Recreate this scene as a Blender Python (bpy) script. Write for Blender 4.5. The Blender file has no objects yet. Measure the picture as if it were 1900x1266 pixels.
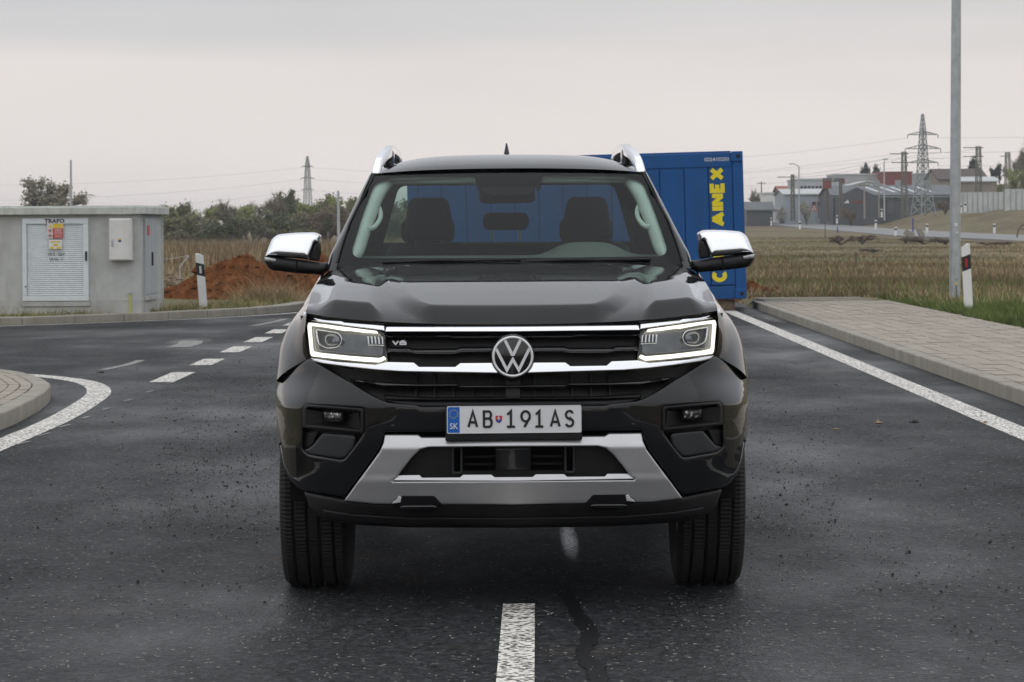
import bpy, bmesh, math, random
import numpy as np
from mathutils import Vector, Matrix, geometry
random.seed(7); RNG = np.random.default_rng(7)
SC = bpy.context.scene; COL = SC.collection
# ------------------------------------------------------------------ camera
F = 5500.0; CX = 950.0; CY = 420.0; H = 1.45; ROLL = math.radians(0.35)
cam = bpy.data.cameras.new('camera'); camo = bpy.data.objects.new('camera', cam); COL.objects.link(camo)
cam.sensor_width = 36.0; cam.lens = F / 1900 * 36; cam.shift_y = -(633 - CY) / 1900
cam.clip_start = 0.1; cam.clip_end = 6000
camo.matrix_world = Matrix.Translation((0, 0, H)) @ Matrix.Rotation(math.pi/2, 4, 'X') @ Matrix.Rotation(-ROLL, 4, 'Z')
cam.dof.use_dof = True; cam.dof.focus_distance = 11.6; cam.dof.aperture_fstop = 22
SC.camera = camo
# ------------------------------------------------------------------ sky
wd = bpy.data.worlds.new('World'); SC.world = wd; wd.use_nodes = True
nt = wd.node_tree; nt.nodes.clear()
def N(t, **k):
    n = nt.nodes.new(t)
    for a, b in k.items(): setattr(n, a, b)
    return n
out = N('ShaderNodeOutputWorld'); bg = N('ShaderNodeBackground'); nt.links.new(bg.outputs[0], out.inputs[0])
sky = N('ShaderNodeTexSky'); sky.sky_type = 'NISHITA'; sky.sun_disc = False
SUN_EL, SUN_AZ = math.radians(48), math.radians(200)
sky.sun_elevation = SUN_EL; sky.sun_rotation = SUN_AZ
tc = N('ShaderNodeTexCoord'); sep = N('ShaderNodeSeparateXYZ'); nt.links.new(tc.outputs['Generated'], sep.inputs[0])
mp = N('ShaderNodeMapping'); mp.inputs['Scale'].default_value = (2.2, 2.2, 30.0); mp.inputs['Location'].default_value = (3.1, .7, 0.4)
nt.links.new(tc.outputs['Generated'], mp.inputs[0])
nz = N('ShaderNodeTexNoise'); nz.inputs['Scale'].default_value = 1.6; nz.inputs['Detail'].default_value = 5; nz.inputs['Roughness'].default_value = .45
nt.links.new(mp.outputs[0], nz.inputs['Vector'])
ad = N('ShaderNodeMath', operation='MULTIPLY_ADD'); ad.inputs[1].default_value = .035; nt.links.new(nz.outputs[0], ad.inputs[0]); nt.links.new(sep.outputs[2], ad.inputs[2])
cr = N('ShaderNodeValToRGB'); e = cr.color_ramp.elements
e[0].position = 0.0; e[0].color = (.875, .815, .79, 1)
e[1].position = 1.0; e[1].color = (1.0, 1.03, 1.08, 1)
for p, c in ((.045, (.875, .815, .79, 1)), (.072, (.83, .775, .755, 1)), (.088, (.70, .685, .685, 1)), (.10, (.64, .645, .67, 1)), (.15, (.67, .685, .72, 1)), (.40, (.86, .885, .93, 1))):
    q = cr.color_ramp.elements.new(p); q.color = c
nt.links.new(ad.outputs[0], cr.inputs[0])
sm = N('ShaderNodeVectorMath', operation='SCALE'); sm.inputs['Scale'].default_value = .055; nt.links.new(sky.outputs[0], sm.inputs[0])
mx = N('ShaderNodeMix', data_type='RGBA'); mx.inputs[0].default_value = .94
nt.links.new(sm.outputs[0], mx.inputs[6]); nt.links.new(cr.outputs[0], mx.inputs[7]); nt.links.new(mx.outputs[2], bg.inputs[0])
mp2 = N('ShaderNodeMapping'); mp2.inputs['Scale'].default_value = (5, 5, 26); nt.links.new(tc.outputs['Generated'], mp2.inputs[0]); nz2 = N('ShaderNodeTexNoise'); nz2.inputs['Scale'].default_value = 1.; nz2.inputs['Detail'].default_value = 4; nt.links.new(mp2.outputs[0], nz2.inputs['Vector'])
mr = N('ShaderNodeMapRange'); mr.inputs[1].default_value = .3; mr.inputs[2].default_value = .7; mr.inputs[3].default_value = .955; mr.inputs[4].default_value = 1.03; nt.links.new(nz2.outputs[0], mr.inputs[0]); nt.links.new(mr.outputs[0], bg.inputs[1])
sun = bpy.data.lights.new('sun', 'SUN'); sun.energy = 0.7; sun.angle = math.radians(160); sun.color = (1, .96, .9)
suno = bpy.data.objects.new('sun', sun); COL.objects.link(suno)
sd = Vector((math.sin(SUN_AZ) * math.cos(SUN_EL), math.cos(SUN_AZ) * math.cos(SUN_EL), math.sin(SUN_EL)))
suno.rotation_euler = sd.to_track_quat('Z', 'Y').to_euler(); suno.location = (0, -20, 40)
vs = SC.view_settings; vs.view_transform = 'Standard'; vs.look = 'None'; vs.exposure = 0.0; vs.gamma = 1.0
SC.cycles.max_bounces = 8; SC.cycles.transparent_max_bounces = 16; SC.cycles.caustics_reflective = False; SC.cycles.caustics_refractive = False
# ------------------------------------------------------------------ measuring helpers
def unroll(px, py):
    dx, dy = px - CX, CY - py; c, s = math.cos(ROLL), math.sin(ROLL)
    return dx * c + dy * s, -dx * s + dy * c
def W(px, py, Y):
    x, y = unroll(px, py); return Vector((x * Y / F, Y, H + y * Y / F))
def G(px, py, z=0.0):
    x, y = unroll(px, py); Y = (z - H) * F / y; return Vector((x * Y / F, Y, z))
def pch(xs, ys):
    xs = np.array(xs, float); ys = np.array(ys, float); h = np.diff(xs); d = np.diff(ys) / h
    m = np.zeros(len(xs)); m[0], m[-1] = d[0], d[-1]
    for i in range(1, len(xs) - 1):
        if d[i-1] * d[i] > 0:
            w1, w2 = 2*h[i] + h[i-1], h[i] + 2*h[i-1]; m[i] = (w1 + w2) / (w1 / d[i-1] + w2 / d[i])
    def f(x):
        x = np.clip(np.asarray(x, float), xs[0], xs[-1]); i = np.clip(np.searchsorted(xs, x) - 1, 0, len(xs) - 2)
        t = (x - xs[i]) / h[i]
        return (ys[i]*(2*t**3-3*t**2+1) + h[i]*m[i]*(t**3-2*t**2+t) + ys[i+1]*(-2*t**3+3*t**2) + h[i]*m[i+1]*(t**3-t**2))
    return f
def sst(a, b, x):
    t = np.clip((np.asarray(x, float) - a) / (b - a), 0, 1); return t*t*(3-2*t)
# ------------------------------------------------------------------ materials
MATS = {}
class NB:
    def __init__(s, name):
        s.m = bpy.data.materials.new(name); s.m.use_nodes = True; s.t = s.m.node_tree; s.t.nodes.clear()
        s.o = s.n('ShaderNodeOutputMaterial'); s.b = s.n('ShaderNodeBsdfPrincipled'); s.l(s.b.outputs[0], s.o.inputs[0]); MATS[name] = s.m
    def n(s, t, **k):
        n = s.t.nodes.new(t)
        for a, b in k.items(): setattr(n, a, b)
        return n
    def l(s, a, b): s.t.links.new(a, b)
    def pos(s, scale=(1, 1, 1), obj=False):
        if obj: src = s.n('ShaderNodeTexCoord').outputs['Object']
        else: src = s.n('ShaderNodeNewGeometry').outputs['Position']
        m = s.n('ShaderNodeMapping'); m.inputs['Scale'].default_value = scale; s.l(src, m.inputs[0]); return m.outputs[0]
    def noise(s, vec, sc, det=4, rough=.55):
        n = s.n('ShaderNodeTexNoise'); n.inputs['Scale'].default_value = sc; n.inputs['Detail'].default_value = det; n.inputs['Roughness'].default_value = rough
        s.l(vec, n.inputs['Vector']); return n.outputs[0]
    def voro(s, vec, sc, out='Distance', rnd=1):
        n = s.n('ShaderNodeTexVoronoi'); n.inputs['Scale'].default_value = sc; n.inputs['Randomness'].default_value = rnd; s.l(vec, n.inputs['Vector']); return n.outputs[out]
    def ramp(s, fac, stops):
        n = s.n('ShaderNodeValToRGB'); e = n.color_ramp.elements
        e[0].position, e[0].color = stops[0][0], (*stops[0][1], 1) if hasattr(stops[0][1], '__len__') else (*(stops[0][1],)*3, 1)
        e[1].position, e[1].color = stops[-1][0], (*stops[-1][1], 1) if hasattr(stops[-1][1], '__len__') else (*(stops[-1][1],)*3, 1)
        for p, c in stops[1:-1]:
            q = n.color_ramp.elements.new(p); q.color = (*c, 1) if hasattr(c, '__len__') else (c, c, c, 1)
        s.l(fac, n.inputs[0]); return n.outputs[0]
    def mix(s, fac, a, b, mode='MIX'):
        n = s.n('ShaderNodeMix', data_type='RGBA', blend_type=mode)
        for i, v in ((0, fac), (6, a), (7, b)):
            if hasattr(v, 'is_linked') or hasattr(v, 'links'): s.l(v, n.inputs[i])
            elif i == 0: n.inputs[0].default_value = v
            else: n.inputs[i].default_value = (*v, 1) if len(v) == 3 else v
        return n.outputs[2]
    def math(s, op, a, b=None):
        n = s.n('ShaderNodeMath', operation=op)
        for i, v in ((0, a), (1, b)):
            if v is None: continue
            if hasattr(v, 'links'): s.l(v, n.inputs[i])
            else: n.inputs[i].default_value = v
        return n.outputs[0]
    def bump(s, h, st, dist):
        n = s.n('ShaderNodeBump'); n.inputs['Strength'].default_value = st; n.inputs['Distance'].default_value = dist; s.l(h, n.inputs['Height']); s.l(n.outputs[0], s.b.inputs['Normal'])
    def set(s, **k):
        for a, v in k.items():
            i = s.b.inputs[a.replace('_', ' ')]
            if hasattr(v, 'links'): s.l(v, i)
            elif hasattr(v, '__len__') and len(v) == 3: i.default_value = (*v, 1)
            else: i.default_value = v
        return s
def mat(name, col, rough=.5, metal=0., coat=0., var=.15, vscale=6., bump=0., bscale=60., spec=.5, obj=False, emit=None, es=0.):
    b = NB(name); p = b.pos(obj=obj)
    dark = tuple(c * (1 - var) for c in col); lite = tuple(min(1, c * (1 + var)) for c in col)
    b.set(Base_Color=b.ramp(b.noise(p, vscale), [(.3, dark), (.7, lite)]) if var else col, Roughness=rough, Metallic=metal)
    b.b.inputs['Coat Weight'].default_value = coat; b.b.inputs['Coat Roughness'].default_value = .03; b.b.inputs['Specular IOR Level'].default_value = spec
    if bump: b.bump(b.noise(p, bscale, 3), bump, .004)
    if emit: b.set(Emission_Color=emit, Emission_Strength=es)
    return b.m
def glass_mat(name, tint, refl=1.0, rough=.0):
    m = bpy.data.materials.new(name); m.use_nodes = True; t = m.node_tree; t.nodes.clear(); MATS[name] = m
    o = t.nodes.new('ShaderNodeOutputMaterial'); mi = t.nodes.new('ShaderNodeMixShader'); tr = t.nodes.new('ShaderNodeBsdfTransparent'); g = t.nodes.new('ShaderNodeBsdfGlossy'); f = t.nodes.new('ShaderNodeFresnel')
    tr.inputs[0].default_value = (*tint, 1); g.inputs['Roughness'].default_value = rough; f.inputs[0].default_value = 1.5
    mu = t.nodes.new('ShaderNodeMath'); mu.operation = 'MULTIPLY'; mu.inputs[1].default_value = refl
    t.links.new(f.outputs[0], mu.inputs[0]); t.links.new(mu.outputs[0], mi.inputs[0]); t.links.new(tr.outputs[0], mi.inputs[1]); t.links.new(g.outputs[0], mi.inputs[2]); t.links.new(mi.outputs[0], o.inputs[0]); return m
# ------------------------------------------------------------------ object helpers
def tag(o, label=None, cat=None, group=None, kind=None):
    if label: o['label'] = label
    if cat: o['category'] = cat
    if group: o['group'] = group
    if kind: o['kind'] = kind
    return o
def empty(name, loc=(0, 0, 0), rz=0., label=None, cat=None, group=None):
    o = bpy.data.objects.new(name, None); o.empty_display_size = .2; COL.objects.link(o); o.location = loc; o.rotation_euler = (0, 0, rz)
    return tag(o, label, cat, group)
def link(name, me, parent=None):
    o = bpy.data.objects.new(name, me); COL.objects.link(o)
    if parent: o.parent = parent
    return o
def mesh(name, v, f, m, parent=None, smooth=None):
    me = bpy.data.meshes.new(name); me.from_pydata([tuple(p) for p in v], [], [tuple(q) for q in f]); finish(me, m, smooth)
    return link(name, me, parent)
def finish(me, m, smooth):
    if m is not None: me.materials.append(MATS[m] if isinstance(m, str) else m)
    if smooth is not None:
        me.polygons.foreach_set('use_smooth', [True] * len(me.polygons))
        if smooth < 180: me.set_sharp_from_angle(angle=math.radians(smooth))
    me.update()
def tris(name, V, m, parent=None, n=3, kind=None):
    """V: (k*n,3) array, every n verts one face"""
    V = np.asarray(V, np.float32).reshape(-1, 3); k = len(V) // n
    me = bpy.data.meshes.new(name); me.vertices.add(len(V)); me.vertices.foreach_set('co', V.ravel())
    me.loops.add(k*n); me.loops.foreach_set('vertex_index', np.arange(k*n, dtype=np.int32))
    me.polygons.add(k); me.polygons.foreach_set('loop_start', np.arange(0, k*n, n, dtype=np.int32)); me.polygons.foreach_set('loop_total', np.full(k, n, np.int32))
    for q in (m if isinstance(m, (list, tuple)) else [m]): me.materials.append(MATS[q])
    me.update(calc_edges=True); o = link(name, me, parent)
    if kind: o['kind'] = kind
    return o
class MB:
    def __init__(s): s.v = []; s.f = []
    def add(s, v, f):
        o = len(s.v); s.v += [tuple(p) for p in v]; s.f += [tuple(i + o for i in q) for q in f]; return s
    def box(s, c, d, rz=0., rx=0.):
        c = Vector(c); R = Matrix.Rotation(rz, 3, 'Z') @ Matrix.Rotation(rx, 3, 'X')
        P = [c + R @ Vector((x*d[0]/2, y*d[1]/2, z*d[2]/2)) for z in (-1, 1) for x, y in ((-1, -1), (1, -1), (1, 1), (-1, 1))]
        return s.add(P, [(3, 2, 1, 0), (4, 5, 6, 7), (0, 1, 5, 4), (1, 2, 6, 5), (2, 3, 7, 6), (3, 0, 4, 7)])
    def rbox(s, c, d, r=.01, seg=2, rz=0., R=None, taper=(1, 1)):
        bm = bmesh.new(); bmesh.ops.create_cube(bm, size=1)
        for v in bm.verts:
            k = (v.co.z + .5); v.co = Vector((v.co.x*d[0]*(1 + (taper[0]-1)*k), v.co.y*d[1]*(1 + (taper[1]-1)*k), v.co.z*d[2]))
        bmesh.ops.bevel(bm, geom=bm.edges[:], offset=r, segments=seg, affect='EDGES', profile=.5)
        bm.verts.index_update(); M3 = (R if R is not None else Matrix.Rotation(rz, 3, 'Z')); c = Vector(c)
        s.add([c + M3 @ v.co for v in bm.verts], [[v.index for v in f.verts] for f in bm.faces]); bm.free(); return s
    def tube(s, p0, p1, r0, r1=None, n=8, cap=True):
        r1 = r0 if r1 is None else r1; p0, p1 = Vector(p0), Vector(p1); d = (p1 - p0)
        if d.length < 1e-9: return s
        q = d.to_track_quat('Z', 'Y'); P = []
        for p, r in ((p0, r0), (p1, r1)):
            P += [p + q @ Vector((r*math.cos(2*math.pi*i/n), r*math.sin(2*math.pi*i/n), 0)) for i in range(n)]
        f = [(i, (i+1) % n, n + (i+1) % n, n + i) for i in range(n)]
        if cap: f += [tuple(range(n-1, -1, -1)), tuple(range(n, 2*n))]
        return s.add(P, f)
    def path(s, pts, r, n=8):
        pts = [Vector(p) for p in pts]; P = []; m = len(pts); rr = r if hasattr(r, '__len__') else [r]*m
        for i, p in enumerate(pts):
            d = (pts[min(i+1, m-1)] - pts[max(i-1, 0)]).normalized(); q = d.to_track_quat('Z', 'Y')
            P += [p + q @ Vector((rr[i]*math.cos(2*math.pi*k/n), rr[i]*math.sin(2*math.pi*k/n), 0)) for k in range(n)]
        f = [(i*n+k, i*n+(k+1) % n, (i+1)*n+(k+1) % n, (i+1)*n+k) for i in range(m-1) for k in range(n)]
        f += [tuple(range(n-1, -1, -1)), tuple(range((m-1)*n, m*n))]
        return s.add(P, f)
    def prism(s, poly, fn0, fn1):
        n = len(poly); P = [fn0(*p) for p in poly] + [fn1(*p) for p in poly]
        return s.add(P, [tuple(range(n)), tuple(range(2*n-1, n-1, -1))] + [(i, n+i, n+(i+1) % n, (i+1) % n) for i in range(n)])
    def lathe(s, prof, c, axis='x', n=48, mod=None):
        c = Vector(c); m = len(prof); P = []
        for i in range(n):
            a = 2*math.pi*i/n
            for j, (w, r) in enumerate(prof):
                rr = r - (mod(i, j) if mod else 0)
                P.append(c + (Vector((w, rr*math.cos(a), rr*math.sin(a))) if axis == 'x' else Vector((rr*math.cos(a), rr*math.sin(a), w)) if axis == 'z' else Vector((rr*math.sin(a), w, rr*math.cos(a)))))
        return s.add(P, [(i*m+j, i*m+j+1, ((i+1) % n)*m+j+1, ((i+1) % n)*m+j) for i in range(n) for j in range(m-1)])
    def build(s, name, m, parent=None, smooth=None): return mesh(name, s.v, s.f, m, parent, smooth)
def ribbon(pts, w, closed=False):
    """constant-width stroke with mitred corners in 2D -> verts, quads"""
    P = [Vector(p) for p in pts]; n = len(P); L = []; R = []
    for i in range(n):
        a = P[i-1] if (i > 0 or closed) else None; b = P[(i+1) % n] if (i < n-1 or closed) else None
        d0 = (P[i] - a).normalized() if a is not None else None; d1 = (b - P[i]).normalized() if b is not None else None
        if d0 is None: d0 = d1
        if d1 is None: d1 = d0
        n0 = Vector((-d0.y, d0.x)); n1 = Vector((-d1.y, d1.x)); mm = n0 + n1
        if mm.length < 1e-3: mm = n0
        mm.normalize(); k = min(2.5, 1 / max(.2, mm.dot(n0)))
        L.append(P[i] + mm * w/2 * k); R.append(P[i] - mm * w/2 * k)
    V = L + R; seg = n if closed else n-1
    return V, [(i, (i+1) % n, n + (i+1) % n, n + i) for i in range(seg)]
def arc(cx, cy, rx, ry, a0, a1, n=10):
    return [(cx + rx*math.cos(math.radians(a0 + (a1-a0)*i/n)), cy + ry*math.sin(math.radians(a0 + (a1-a0)*i/n))) for i in range(n+1)]
# stroke letters, box 0..1 x 0..1 (centre lines)
GL = {
 'A': [[(0, 0), (.5, 1), (1, 0)], [(.17, .30), (.83, .30)]], 'B': [[(0, 0), (0, 1), (.6, 1)] + arc(.62, .77, .3, .23, 90, -90) + [(0, .54)], [(0, .54), (.65, .54)] + arc(.66, .27, .34, .27, 90, -90) + [(0, 0)]],
 '1': [[(.05, .78), (.5, 1), (.5, 0)], [(0, 0), (1, 0)]], '9': [arc(.5, .67, .5, .33, 0, 360, 20), [(.96, .55), (.35, -.02)]],
 'S': [arc(.5, .75, .48, .25, 20, 270, 14) + arc(.5, .25, .5, .25, 90, -160, 14)], 'C': [arc(.52, .5, .5, .5, 50, 310, 18)], 'O': [arc(.5, .5, .5, .5, 0, 360, 24)],
 'N': [[(0, 0), (0, 1), (1, 0), (1, 1)]], 'T': [[(0, 1), (1, 1)], [(.5, 1), (.5, 0)]], 'I': [[(.5, 0), (.5, 1)]], 'E': [[(1, 1), (0, 1), (0, 0), (1, 0)], [(0, .5), (.85, .5)]],
 'a': [[(0, 0), (.5, 1)], [(.5, 1), (1, 0)], [(.2, .30), (.8, .30)]], 'n': [[(0, 0), (0, 1)], [(.03, .93), (.97, .07)], [(1, 0), (1, 1)]],
 'X': [[(0, 0), (1, 1)], [(0, 1), (1, 0)]], 'V': [[(0, 1), (.5, 0), (1, 1)]], '6': [[(.85, 1), (.35, 1), (0, .7), (0, 0), (1, 0), (1, .55), (0, .55)]],
}
def glyph(name, ch, x, y, w, h, sw, fn, m, parent, th=.002):
    """letter ch in a 2D frame (x,y lower-left); fn(x,y,d)->3D with d towards the viewer"""
    mb = MB()
    for k, st in enumerate(GL[ch]):
        pts = [(x + a*w, y + b*h) for a, b in st]; cl = len(pts) > 4 and (Vector(pts[0]) - Vector(pts[-1])).length < 1e-4
        if cl: pts = pts[:-1]
        V, Q = ribbon(pts, sw, cl); o = [fn(p[0], p[1], th + k*.0004) for p in V]; b = [fn(p[0], p[1], 0) for p in V]; n = len(V)
        fs = [tuple(q) for q in Q] + [(q[0], q[1], n+q[1], n+q[0]) for q in Q] + [(q[2], q[3], n+q[3], n+q[2]) for q in Q]
        mb.add(o + b, fs)
    return mb.build(name, m, parent)
def text(name, s, size, fnmat, m, parent=None, bold=0., sx=1., align='CENTER', ext=.001):
    c = bpy.data.curves.new('text', 'FONT'); c.body = s; c.size = size; c.align_x = align; c.align_y = 'CENTER'; c.offset = bold; c.resolution_u = 2; c.extrude = ext
    t = bpy.data.objects.new('text', c); COL.objects.link(t); dg = bpy.context.evaluated_depsgraph_get()
    me = bpy.data.meshes.new_from_object(t.evaluated_get(dg)); bpy.data.objects.remove(t); bpy.data.curves.remove(c)
    me.transform(fnmat @ Matrix.Diagonal((sx, 1, 1, 1))); me.materials.clear(); me.materials.append(MATS[m]); me.name = name
    return link(name, me, parent)
def copy_tree(o, parent=None):
    c = o.copy(); COL.objects.link(c); c.parent = parent
    for ch in list(o.children): copy_tree(ch, c)
    return c
ORD = ['first', 'second', 'third', 'fourth', 'fifth', 'sixth', 'seventh', 'eighth', 'ninth', 'tenth', 'eleventh', 'twelfth', 'thirteenth', 'fourteenth', 'fifteenth', 'sixteenth', 'seventeenth', 'eighteenth', 'nineteenth', 'twentieth', 'twenty-first', 'twenty-second', 'twenty-third', 'twenty-fourth', 'twenty-fifth', 'twenty-sixth', 'twenty-seventh', 'twenty-eighth', 'twenty-ninth', 'thirtieth']
# ------------------------------------------------------------------ material library: ground
def build_ground_mats():
    b = NB('asphalt'); p = b.pos(); 
    big = b.noise(p, .55, 5, .6); mid = b.noise(p, 5, 5, .65); st = b.voro(p, 95, 'Color'); fine = b.noise(p, 160, 2)
    g = b.ramp(mid, [(.25, (.010, .011, .012)), (.75, (.020, .0215, .0235))])
    sep = b.n('ShaderNodeSeparateColor'); b.l(st, sep.inputs[0])
    s2 = b.n('ShaderNodeSeparateColor'); b.l(b.voro(p, 44, 'Color'), s2.inputs[0])
    g = b.mix(b.ramp(sep.outputs[0], [(.0, .0), (.55, .3), (.86, .6), (1., 1.)]), g, (.036, .0385, .041)); g = b.mix(b.ramp(s2.outputs[0], [(.6, 0.), (.85, .55), (1., .9)]), g, (.056, .059, .062)); g = b.mix(b.ramp(s2.outputs[1], [(.8, 0.), (.86, .8)]), g, (.004, .004, .005))
    g = b.mix(b.ramp(sep.outputs[1], [(.93, .0), (.97, .75)]), g, (.006, .006, .007))
    g = b.mix(b.ramp(sep.outputs[2], [(.991, .0), (.996, .8)]), g, (.34, .33, .30))
    ps = b.pos((.7, 2.2, 1)); brown = b.noise(ps, 1.1, 4, .6)
    g = b.mix(b.math('MULTIPLY', b.ramp(brown, [(.60, .0), (.78, .6)]), b.ramp(fine, [(.35, .2), (.6, 1.)])), g, (.10, .062, .036))
    wet = b.ramp(b.noise(b.pos((.5, .22, 1)), .9, 5, .6), [(.32, .0), (.68, 1.)])
    b.set(Base_Color=g, Roughness=b.ramp(wet, [(0., .36), (.45, .52), (1., .68)])); b.set(Specular_IOR_Level=b.ramp(wet, [(0., .26), (.45, .12), (1., .06)]))
    h = b.math('ADD', b.math('ADD', b.voro(p, 95), b.math('MULTIPLY', b.voro(p, 44), .8)), b.math('MULTIPLY', b.noise(p, 260, 2), .5)); b.bump(h, .7, .008)
    b = NB('paint_white'); p = b.pos(); v = b.voro(p, 42); nz_ = b.noise(p, 30, 5, .75)
    w = b.ramp(b.noise(p, 6, 4), [(.3, (.70, .67, .61)), (.7, (.84, .81, .76))])
    pit = b.math('MULTIPLY', b.ramp(nz_, [(.40, .0), (.47, 1.)]), b.ramp(v, [(.44, .97), (.56, 0.)]))
    w = b.mix(pit, w, (.035, .033, .032))
    b.set(Base_Color=w, Roughness=.6); b.bump(nz_, .5, .004)
    b = NB('paint_worn_sheen'); p = b.pos(); nz_ = b.noise(p, 30, 4, .75)
    b.set(Base_Color=b.mix(b.ramp(nz_, [(.42, 0.), (.6, 1.)]), (.05, .05, .05), (.36, .35, .33)), Roughness=.6)
    b = NB('field'); p = b.pos(); n1 = b.noise(p, .22, 6, .65); n2 = b.noise(p, 1.7, 6, .7); n3 = b.noise(b.pos((.06, .03, 1)), 1., 4, .6)
    c = b.ramp(n2, [(.28, (.085, .064, .042)), (.48, (.175, .14, .09)), (.72, (.28, .235, .155))])
    c = b.mix(b.ramp(n1, [(.45, .0), (.66, .75)]), c, (.095, .125, .050))
    c = b.mix(b.ramp(n3, [(.46, .0), (.62, .7)]), c, (.115, .085, .058))
    b.set(Base_Color=c, Roughness=.95); b.b.inputs['Specular IOR Level'].default_value = .1; b.bump(n2, .8, .06)
    b = NB('red_soil'); p = b.pos(); n = b.noise(p, 4, 6, .7)
    b.set(Base_Color=b.ramp(n, [(.25, (.062, .022, .009)), (.5, (.150, .056, .020)), (.75, (.25, .108, .044))]), Roughness=.95); b.b.inputs['Specular IOR Level'].default_value = .1
    b.bump(b.noise(p, 22, 5, .7), .9, .04)
    b = NB('paver'); p = b.pos(); oi = b.n('ShaderNodeObjectInfo'); n = b.noise(p, 2.2, 4); f = b.noise(p, 130, 3)
    c = b.ramp(n, [(.3, (.31, .27, .215)), (.7, (.40, .355, .29))])
    c = b.mix(b.ramp(f, [(.3, .25), (.7, 0.)]), c, (.15, .135, .11)); c = b.mix(b.math('MULTIPLY', oi.outputs['Random'], .22), c, (.19, .175, .15))
    b.set(Base_Color=c, Roughness=.8); b.bump(f, .5, .003)
    b = NB('kerb_concrete'); p = b.pos(); n = b.noise(b.pos((1, 1, .3)), 3, 5, .65); f = b.noise(p, 90, 3); oi = b.n('ShaderNodeObjectInfo')
    c = b.ramp(n, [(.28, (.21, .195, .16)), (.7, (.35, .325, .275))]); c = b.mix(b.math('MULTIPLY', oi.outputs['Random'], .3), c, (.27, .25, .21))
    b.set(Base_Color=c, Roughness=.85); b.bump(f, .5, .004)
    mat('mortar', (.045, .038, .030), .95, var=.3, vscale=12)
    mat('crumb', (.022, .020, .018), .9, var=.4, vscale=30); mat('pale_stone', (.38, .35, .30), .8, var=.3, vscale=40); mat('tan_clod', (.26, .18, .11), .95, var=.3, vscale=30)
    mat('tar', (.0045, .0045, .005), .5, spec=.2, var=.3, vscale=20, bump=.4, bscale=90)
    b = NB('puddle'); p = b.pos(obj=True); ln_ = b.n('ShaderNodeVectorMath', operation='LENGTH'); b.l(p, ln_.inputs[0])
    al = b.math('MULTIPLY', b.ramp(ln_.outputs['Value'], [(.25, 1.), (.92, 0.)]), b.ramp(b.noise(b.pos(), 55, 4, .7), [(.40, 0.), (.58, 1.)]))
    b.set(Base_Color=(.02, .02, .021), Roughness=.16, Alpha=al); b.b.inputs['IOR'].default_value = 1.33
    mat('grass_green', (.115, .15, .042), .7, var=.45, vscale=1.3, spec=.2); mat('grass_dry', (.39, .31, .185), .8, var=.4, vscale=1.1, spec=.1); mat('grass_brown', (.18, .128, .078), .85, var=.4, vscale=.7, spec=.1)
    mat('grass_olive', (.15, .16, .075), .8, var=.4, vscale=.6, spec=.1)
    mat('rubble', (.24, .19, .13), .9, var=.4, vscale=9, bump=.6, bscale=30)
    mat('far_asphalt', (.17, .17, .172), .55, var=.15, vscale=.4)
build_ground_mats()
# ------------------------------------------------------------------ terrain
XR = lambda Y: 4.05 + .0046 * (Y - 23)
LEFT_NEAR = [(-3.62, -60), (-3.64, 5), (-3.66, 15), (-3.70, 21.4), (-3.72, 22.4), (-3.80, 23.9), (-3.93, 25.2), (-4.1, 26.0), (-4.4, 27.1), (-4.86, 28.1), (-5.6, 29.1), (-6.8, 29.9), (-9, 30.6), (-14, 31.3), (-60, 34.5)]
LEFT_FAR = [(-60, 37), (-20, 38.9), (-14, 40.4), (-10.5, 42.3), (-7.7, 44.6), (-5.5, 47.2), (-4.25, 49.6), (-3.72, 52), (-3.6, 57)]
RPOLY = np.array([(XR(-60), -60), (XR(57), 57)] + LEFT_FAR[::-1] + LEFT_NEAR[::-1])
def in_poly(P, x, y):
    r = np.zeros(np.shape(x), bool); n = len(P)
    for i in range(n):
        x0, y0 = P[i]; x1, y1 = P[(i+1) % n]
        if y0 == y1: continue
        c = ((y0 > y) != (y1 > y)) & (x < (x1-x0) * (y-y0) / (y1-y0) + x0); r ^= c
    return r
def dist_poly(P, x, y, closed=True):
    d = np.full(np.shape(x), 1e9); n = len(P)
    for i in range(n if closed else n-1):
        a = P[i]; b = P[(i+1) % n]; dx, dy = b[0]-a[0], b[1]-a[1]; L = dx*dx+dy*dy + 1e-12
        t = np.clip(((x-a[0])*dx + (y-a[1])*dy) / L, 0, 1); d = np.minimum(d, np.hypot(x-a[0]-t*dx, y-a[1]-t*dy))
    return d
def zt(x, y, road=True):
    x = np.asarray(x, float); y = np.asarray(y, float)
    z = .0078 * np.clip(y-278, 0, 400) * sst(12, 30, x)
    z = z + 2.4 * sst(49.5, 62, x) * sst(262, 305, y) + 5 * sst(66, 115, x) * sst(350, 520, y) - .62*sst(96, 240, y)*(1-sst(-6, 6, x))*(1-sst(500, 900, y))
    z = z + .05*np.sin(x*.31+1)*np.sin(y*.19)*sst(62, 80, y)
    if road:
        d = dist_poly(RPOLY, x, y); ins = in_poly(RPOLY, x, y); near = .105 * (1 - sst(6, 30, d))
        z = z + np.where(ins, -.07, -.07 + (near + .07) * sst(.06, .26, d))
    return z
def axis(stops):
    o = []
    for (a, b, s) in stops: o += list(np.arange(a, b, s))
    return np.array(o + [stops[-1][1]])
xs = axis([(-2500, -300, 220), (-300, -60, 24), (-60, -16, 3), (-16, -2.6, .2), (-2.6, 3.4, 2), (3.4, 8.4, .25), (8.4, 30, 1.2), (30, 140, 4.5), (140, 400, 26), (400, 2500, 210)])
ys = axis([(-1200, -100, 110), (-100, -4, 8), (-4, 18, 2), (18, 57.6, .22), (57.6, 80, 1), (80, 240, 6), (240, 620, 8), (620, 1000, 38), (1000, 4200, 320)])
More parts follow.
